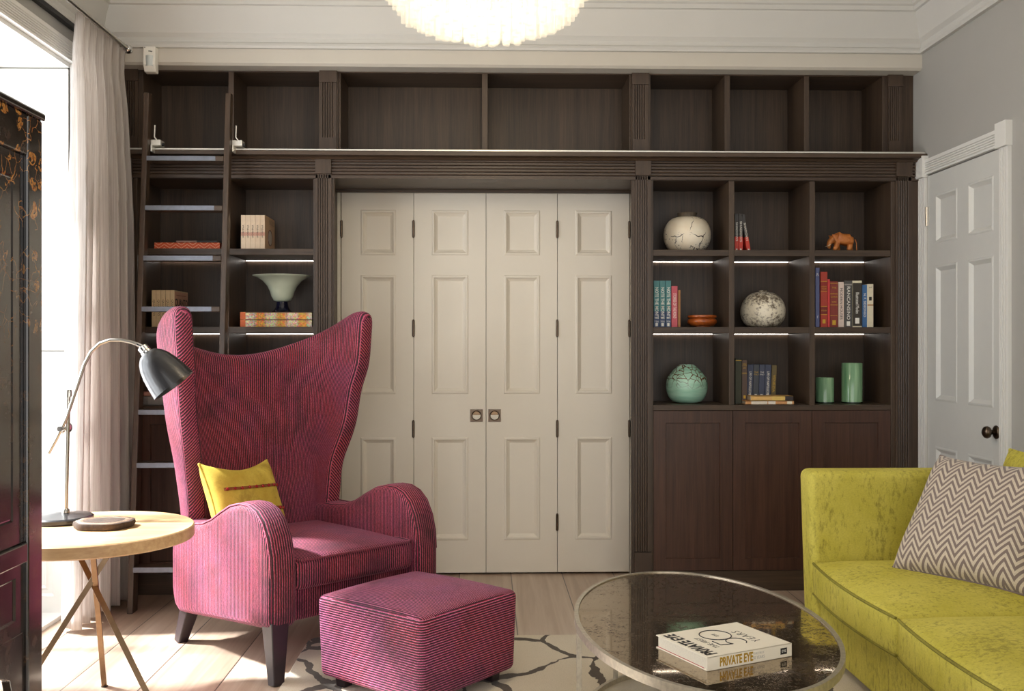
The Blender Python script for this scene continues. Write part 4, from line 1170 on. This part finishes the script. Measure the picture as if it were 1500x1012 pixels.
# celadon crackle vase
t = NT('celadon_crackle_glaze'); v = t.coord('Object'); zz = t.sep(v)[2]
nz = t.n('TexNoise'); nz.inputs['Scale'].default_value = 20; t.l(v, nz.inputs['Vector'])
off = t.n('VectorMath'); off.operation = 'SCALE'; t.l(nz.outputs['Color'], off.inputs[0]); off.inputs['Scale'].default_value = .04
ad = t.n('VectorMath'); ad.operation = 'ADD'; t.l(v, ad.inputs[0]); t.l(off.outputs[0], ad.inputs[1])
k = t.math('MULTIPLY', t.math('LESS_THAN', t.voro(ad.outputs[0], 26, 'DISTANCE_TO_EDGE'), .045), t.ramp(t.math('ADD', zz, t.math('MULTIPLY', t.noise(v, 9, 2), .06)), ((.11, BW[0]), (.16, BW[1]))))
base = t.ramp(t.noise(t.coord('Object', (6,6,40)), 1, 3), ((.3, srgb(146,196,172)), (.7, srgb(182,222,202))))
t.set(Base_Color=t.mix(k, base, srgb(104,78,54)), Roughness=.22); M['celadon'] = t.m
lathe_thing('vase', 'round celadon green vase with brown crackle on the bottom shelf', 'vase', 1006, 5.46, z3,
            globe(.114, .186, .050, .062, 2.0, .50)[:-6] + [(.088,.166),(.070,.186),(.052,.202),(.040,.212),(.034,.214),(.031,.208)], M['celadon'])
# green glass cylinders
t = NT('streaked_green_glass'); v = t.coord('Object', (60,60,4))
t.set(Base_Color=t.ramp(t.noise(v, 1, 4), ((.3, srgb(106,154,116)), (.7, srgb(156,196,154)))), Roughness=.12, Coat_Weight=.5); M['green_glass'] = t.m
for uc, r, h, l in ((1208, .049, .142, 'short green glass cylinder beside a taller one'), (1248, .056, .222, 'tall green glass cylinder at the right of a shorter one')):
    lathe_thing('glass_cylinder', l, 'vase', uc, 5.42, z3, [(r*.9,0),(r,.004),(r,h-.002),(r-.002,h),(r-.006,h),(r-.006,.02),(.002,.02)], M['green_glass'], (('foot', [(r+.0006,.002),(r+.0006,.008)], plain('dark_green_glass', srgb(26,44,38), .15)),))
# lidded wooden bowl
lathe_thing('wooden_bowl', 'low amber wooden lidded bowl beside the pink book', 'bowl', 1028.5, 5.43, z2,
            [(.045,.006),(.066,.012),(.080,.026),(.081,.036),(.076,.046),(.070,.050)], M['burl'],
            (('lid', [(.066,.050),(.078,.054),(.081,.060),(.078,.067),(.05,.070),(.002,.071)], M['burl']), ('foot', [(.040,0),(.044,.003),(.044,.010)], M['burl'])))
# carved elephant, facing left
ex, ey = X(1233, 5.40), 5.40
el = thing('carved_elephant', 'small carved wooden elephant with lowered trunk on the top shelf', 'figurine', (ex, ey, z1))
V = [(.005,0,.070),(-.026,0,.074),(-.050,0,.072),(.032,0,.070),(.052,0,.062),
     (-.068,0,.056),(-.074,0,.036),(-.066,0,.018),
     (-.030,-.022,.046),(-.042,-.024,.024),(-.050,-.024,.005),
     (-.022,.022,.046),(-.014,.024,.024),(-.010,.024,.005),
     (.040,-.022,.042),(.034,-.023,.022),(.030,-.023,.005),
     (.050,.022,.042),(.058,.023,.022),(.056,.023,.005)]
E = [(0,1),(1,2),(0,3),(3,4),(2,5),(5,6),(6,7),(1,8),(8,9),(9,10),(1,11),(11,12),(12,13),(3,14),(14,15),(15,16),(3,17),(17,18),(18,19)]
rr = [(.036,.034),(.034,.032),.024,(.037,.036),.027,.0175,.012,.008,.017,.0145,.014,.017,.0145,.014,.019,.0145,.014,.019,.0145,.014]
skin('body', V, E, rr, M['carved'], el)
for sy in (-1, 1):
    e_ = MB().grid(lambda i, j: (-.036+.040*(i-.5)*1.0+.016*(j-.5), sy*(.030+.006*sin(pi*i)*j), .096-.054*j*(1-.35*abs(i-.5)*2)), 8, 8)
    eo = obj('ear', e_, M['carved'], el, smooth=180); q = eo.modifiers.new('t', 'SOLIDIFY'); q.thickness = .004
obj('tail', MB().tube([(.074,0,.072),(.082,0,.05),(.083,0,.012)], [.0032,.0026,.003], 8), M['carved'], el, smooth=60)
for sy in (-1, 1): obj('tusk', MB().tube([(-.066,sy*.011,.044),(-.078,sy*.014,.034),(-.088,sy*.013,.033)], [.003,.0024,.001], 8), plain('bone', srgb(226,206,166), .4), el, smooth=60)

# ---------------- left bookcase
zc1, zc2, zc3 = z1, z2, z3
G = 'cream books with pink drawn spines'
for i in range(5):
    u0 = 352.9 + 7.05*i
    l = ('first from the left', 'second from the left', 'in the middle of the five', 'fourth from the left', 'at the right end with an oval on its side')[i]
    b_ = book(u0, u0+6.9, 315, zc1, 5.33, .25, (232,210,184), 'cream book with pink drawn spine, ' + l, G, 'maison', 'brass_old', .55, bands=((.40,.50,(214,160,140)),))
    if i == 4:
        x_ = (X(u0+6.9,5.33)-X(u0,5.33))/2 - .0003
        ell_ = [(x_+.0005, .125+.050*cos(2*pi*k/40), .075+.042*sin(2*pi*k/40)) for k in range(40)]
        obj('cover_board', MB().box(x_-.0004, x_+.0002, .002, .248, .001, .186), cloth((206,170,134)), b_)
        obj('cover_oval', MB().prism([(p[1], p[2]) for p in ell_], 'x', x_, x_+.0007), cloth((196,186,172)), b_)
        obj('cover_oval_rim', MB().tube(ell_, .0022, 6, closed=True), cloth((96,50,44)), b_, smooth=60)
        for k in range(4): obj('cover_lines', MB().box(x_, x_+.0007, .10, .22, .150+.007*k, .1515+.007*k), cloth((120,96,80)), b_)
o_ = flat(226, 322, zc1, .036, 5.31, .27, (206,92,52), 'orange patterned flat box with a dark magazine on it', 'flat things behind the ladder', cat='box')
t = NT('orange_geometric_paper'); v = t.coord('Object'); s3 = t.sep(v)
zg = t.math('LESS_THAN', t.math('ABSOLUTE', t.math('SUBTRACT', t.math('FRACT', t.math('MULTIPLY_ADD', t.math('PINGPONG', s3[0], .03), 40, t.math('MULTIPLY', s3[2], 60))), .5)), .12)
t.set(Base_Color=t.mix(zg, srgb(214,86,44), srgb(236,170,136)), Roughness=.6)
o_.name = 'patterned_box'
for c in list(o_.children):
    if c.name.startswith('pages'): bpy.data.objects.remove(c)
    else: c.name = 'lid'; c.data.materials[0] = t.m
obj('body', MB().box(-.165, .165, .004, .264, .003, .033), t.m, o_)
flat(258, 318, zc1+.0363, .012, 5.335, .20, (44,40,42), 'dark magazine lying on the orange patterned box', 'flat things behind the ladder', ((.0,.5,(150,120,110)),))
G = 'tan books with dark lettering'
for i in range(5):
    u0 = 222.2 + 6.75*i
    l = ('first from the left', 'second from the left', 'in the middle of the five', 'fourth from the left', 'at the right end with a lettered cover')[i]
    b_ = book(u0, u0+6.4, 425, zc2, 5.33, .24, (206,180,140), 'tan book with dark spine lettering, ' + l, G, 'QUANTO', 'ink', .5)
    if i == 4:
        x_ = (X(u0+6.4,5.33)-X(u0,5.33))/2 - .0003
        obj('cover_board', MB().box(x_-.0004, x_+.0002, .002, .238, .001, .19), cloth((208,160,130)), b_)
        text('title', 'QUANTO', .056, basis((x_+.0006, .12, .130), (0,1,0), (0,0,1)), M['ink'], b_, bold=.001, sx=.9)
        obj('cover_lines', MB().box(x_, x_+.0007, .03, .20, .170, .173), cloth((150,70,60)), b_)
# patterned boxes with the footed bowl
t = NT('ornamental_paper'); v = t.coord('Object'); s3 = t.sep(v)
r1 = t.math('SINE', t.math('MULTIPLY', s3[0], 56)); d1 = t.voro(v, 170, 'F1', 'Color')
big = t.ramp(t.math('MULTIPLY_ADD', r1, .5, .5), ((.2, srgb(206,186,160)), (.5, srgb(190,166,132)), (.8, srgb(204,136,58))))
t.set(Base_Color=t.mix(.6, big, d1, 'OVERLAY'), Roughness=.6); ornm = t.m
for k, l in enumerate(('lower of two ornamental patterned flat boxes', 'upper of two ornamental patterned flat boxes, under the footed bowl')):
    bx_ = thing('patterned_box', l, 'box', (X(404.5, 5.32), 5.32, zc2+.0405*k), 0, 'two ornamental flat boxes')
    w_ = X(457,5.32)-X(352,5.32)
    obj('body', MB().box(-w_/2, w_/2, 0, .28, 0, .0395), ornm, bx_, bevel=.002)
    obj('end_panel', MB().box(-w_/2-.0005, -w_/2+.028, -.0006, .2806, .001, .0385), cloth((204,96,42)), bx_)
    obj('seam', MB().box(-w_/2+.028, w_/2+.0005, -.0006, .27, .0355, .0395), cloth((92,66,40)), bx_)
jade = plain('pale_jade_glass', srgb(204,214,192), .22, 0, .05, 14, Coat_Weight=.4)
navyg = plain('midnight_blue_glass', srgb(18,18,38), .08, 0, .05, 20)
lathe_thing('footed_bowl', 'pale jade trumpet bowl on a dark blue foot on two patterned boxes', 'bowl', 413.5, 5.46, zc2+.081,
            [(.030,.060),(.046,.066),(.058,.088),(.066,.115),(.080,.145),(.105,.174),(.134,.192),(.158,.200),(.160,.203),(.154,.203),(.130,.196),(.100,.178),(.074,.148),(.058,.112),(.03,.075),(.002,.07)], jade,
            (('foot', [(.058,0),(.060,.004),(.045,.012),(.034,.030),(.029,.060)], navyg),))
flat(208.5, 300, zc3, .048, 5.33, .24, (168,168,160), 'grey flat box file low on the shelf behind the lamp shade', 'flat things behind the lamp', ((.02,.09,(150,150,142)),), cat='box')
flat(208.5, 296, zc3+.0485, .024, 5.335, .23, (150,84,76), 'dusky red book lying on the grey box file', 'flat things behind the lamp', ((.03,.8,(196,150,130)),))

# ================================================================== chandelier
cx_, cy_ = .006, 3.40
cd = thing('chandelier', 'tiered crystal rod chandelier glowing at the top of the picture', 'chandelier', (cx_, cy_, 2.35))
zr_tab = [(0,2.374),(.12,2.383),(.215,2.405),(.29,2.443),(.340,2.505),(.40,2.58),(.46,2.68)]
rods = []
for r, n_ in ((.0,1),(.055,8),(.105,14),(.155,20),(.205,27),(.252,33),(.297,39),(.338,44),(.375,49),(.412,54),(.448,58)):
    for k in range(n_):
        a = 2*pi*(k+random.random()*.25)/n_ + r*7
        zb_ = lerp_tab(zr_tab, r) + random.uniform(-.005, .009)
        rods.append((r*cos(a), r*sin(a), zb_, a))
rods.sort(key=lambda q: (q[1]*1.0 + (q[2]-2.35)*1.2))
def rod(m, q):
    x, y, zb_, a = q; zb_ -= 2.35; L = .13; r = .0135
    top_ = min(zb_ + L, .40)
    prof_ = []
    for j in range(3): prof_ += [(x + r*cos(a+2*pi*j/3-.3), y + r*sin(a+2*pi*j/3-.3)), (x + r*cos(a+2*pi*j/3+.3), y + r*sin(a+2*pi*j/3+.3))]
    m.prism(prof_, 'z', zb_, top_)
proto_ = None
for q in rods[:96]:
    m = MB(); rod(m, q); obj('crystal_rod', m, M['crystal'], cd, weld=False)
m = MB()
for q in rods[96:]: rod(m, q)
rest = obj('crystal_rods', m, M['crystal'], cd, weld=False); rest['kind'] = 'stuff'
fm = MB()
for r in (.11, .21, .30, .375, .448):
    z_ = lerp_tab(zr_tab, r) - 2.35 + .135
    fm.tube([(r*cos(2*pi*k/48), r*sin(2*pi*k/48), z_) for k in range(48)], .004, 6, closed=True)
    for k in range(4): fm.tube([(r*cos(pi*k/2+.4), r*sin(pi*k/2+.4), z_), (.06*cos(pi*k/2+.4), .06*sin(pi*k/2+.4), .50)], .003, 6)
obj('frame', fm, M['brass'], cd, smooth=60)
obj('stem', MB().tube([(0,0,.40),(0,0,CEIL-2.35-.02)], .012, 12).lathe([(.075,.44),(.078,.50),(.03,.52)], 24), M['brass'], cd, smooth=40)
obj('ceiling_canopy', MB().lathe([(.02,CEIL-2.35-.05),(.07,CEIL-2.35-.03),(.075,CEIL-2.35)], 32), M['brass'], cd, smooth=40)
for k in range(6):
    a = 2*pi*k/6 + .3
    obj('bulb', MB().lathe([(.006,.15),(.016,.165),(.020,.185),(.014,.205),(.008,.225),(.008,.25)], 14, (.17*cos(a), .17*sin(a), .10)), M['bulb'], cd, smooth=60)

# ================================================================== light
def lamp(name, typ, loc, energy, color=(1,1,1), **k):
    l = bpy.data.lights.new(name, typ); l.energy = energy; l.color = color
    for a, b_ in k.items(): setattr(l, a, b_)
    o = bpy.data.objects.new(name, l); COL.objects.link(o); o.location = loc; return o
wd = bpy.data.worlds.new('daylight'); sc.world = wd; wd.use_nodes = True
wd.node_tree.nodes['Background'].inputs[0].default_value = (1.0, .975, .94, 1)
wd.node_tree.nodes['Background'].inputs[1].default_value = 1.6
s = lamp('sunlight', 'SUN', (-6, 5, 6), 20.0, (.93, .96, 1), angle=R(5))
s.rotation_euler = Vector((1, -.01, -1.15)).to_track_quat('-Z', 'Y').to_euler()
s = lamp('window_daylight', 'AREA', (-2.75, (WY0+WY1)/2, 1.45), 95, (.88, .94, 1), shape='RECTANGLE', size=WY1-WY0, size_y=2.5)
s.rotation_euler = (0, -pi/2, 0)
lamp('chandelier_glow', 'POINT', (cx_, cy_, 2.56), 50, (1, .86, .66), shadow_soft_size=.16)

# ================================================================== camera
cam = bpy.data.cameras.new('camera'); cam.sensor_width = 36; cam.lens = F/1500*36; cam.clip_start = .02
co = bpy.data.objects.new('camera', cam); COL.objects.link(co)
co.location = (0, 0, EYE); co.rotation_euler = (pi/2, 0, -TH)
sc.camera = co
vs_ = sc.view_settings
sc.display_settings.display_device = 'sRGB'
vs_.view_transform = 'Standard'; vs_.look = 'None'; vs_.gamma = 1; vs_.use_curve_mapping = False; vs_.exposure = 0.36
sc.cycles.use_denoising = True
sc.cycles.max_bounces = 10; sc.cycles.diffuse_bounces = 5; sc.cycles.transparent_max_bounces = 24
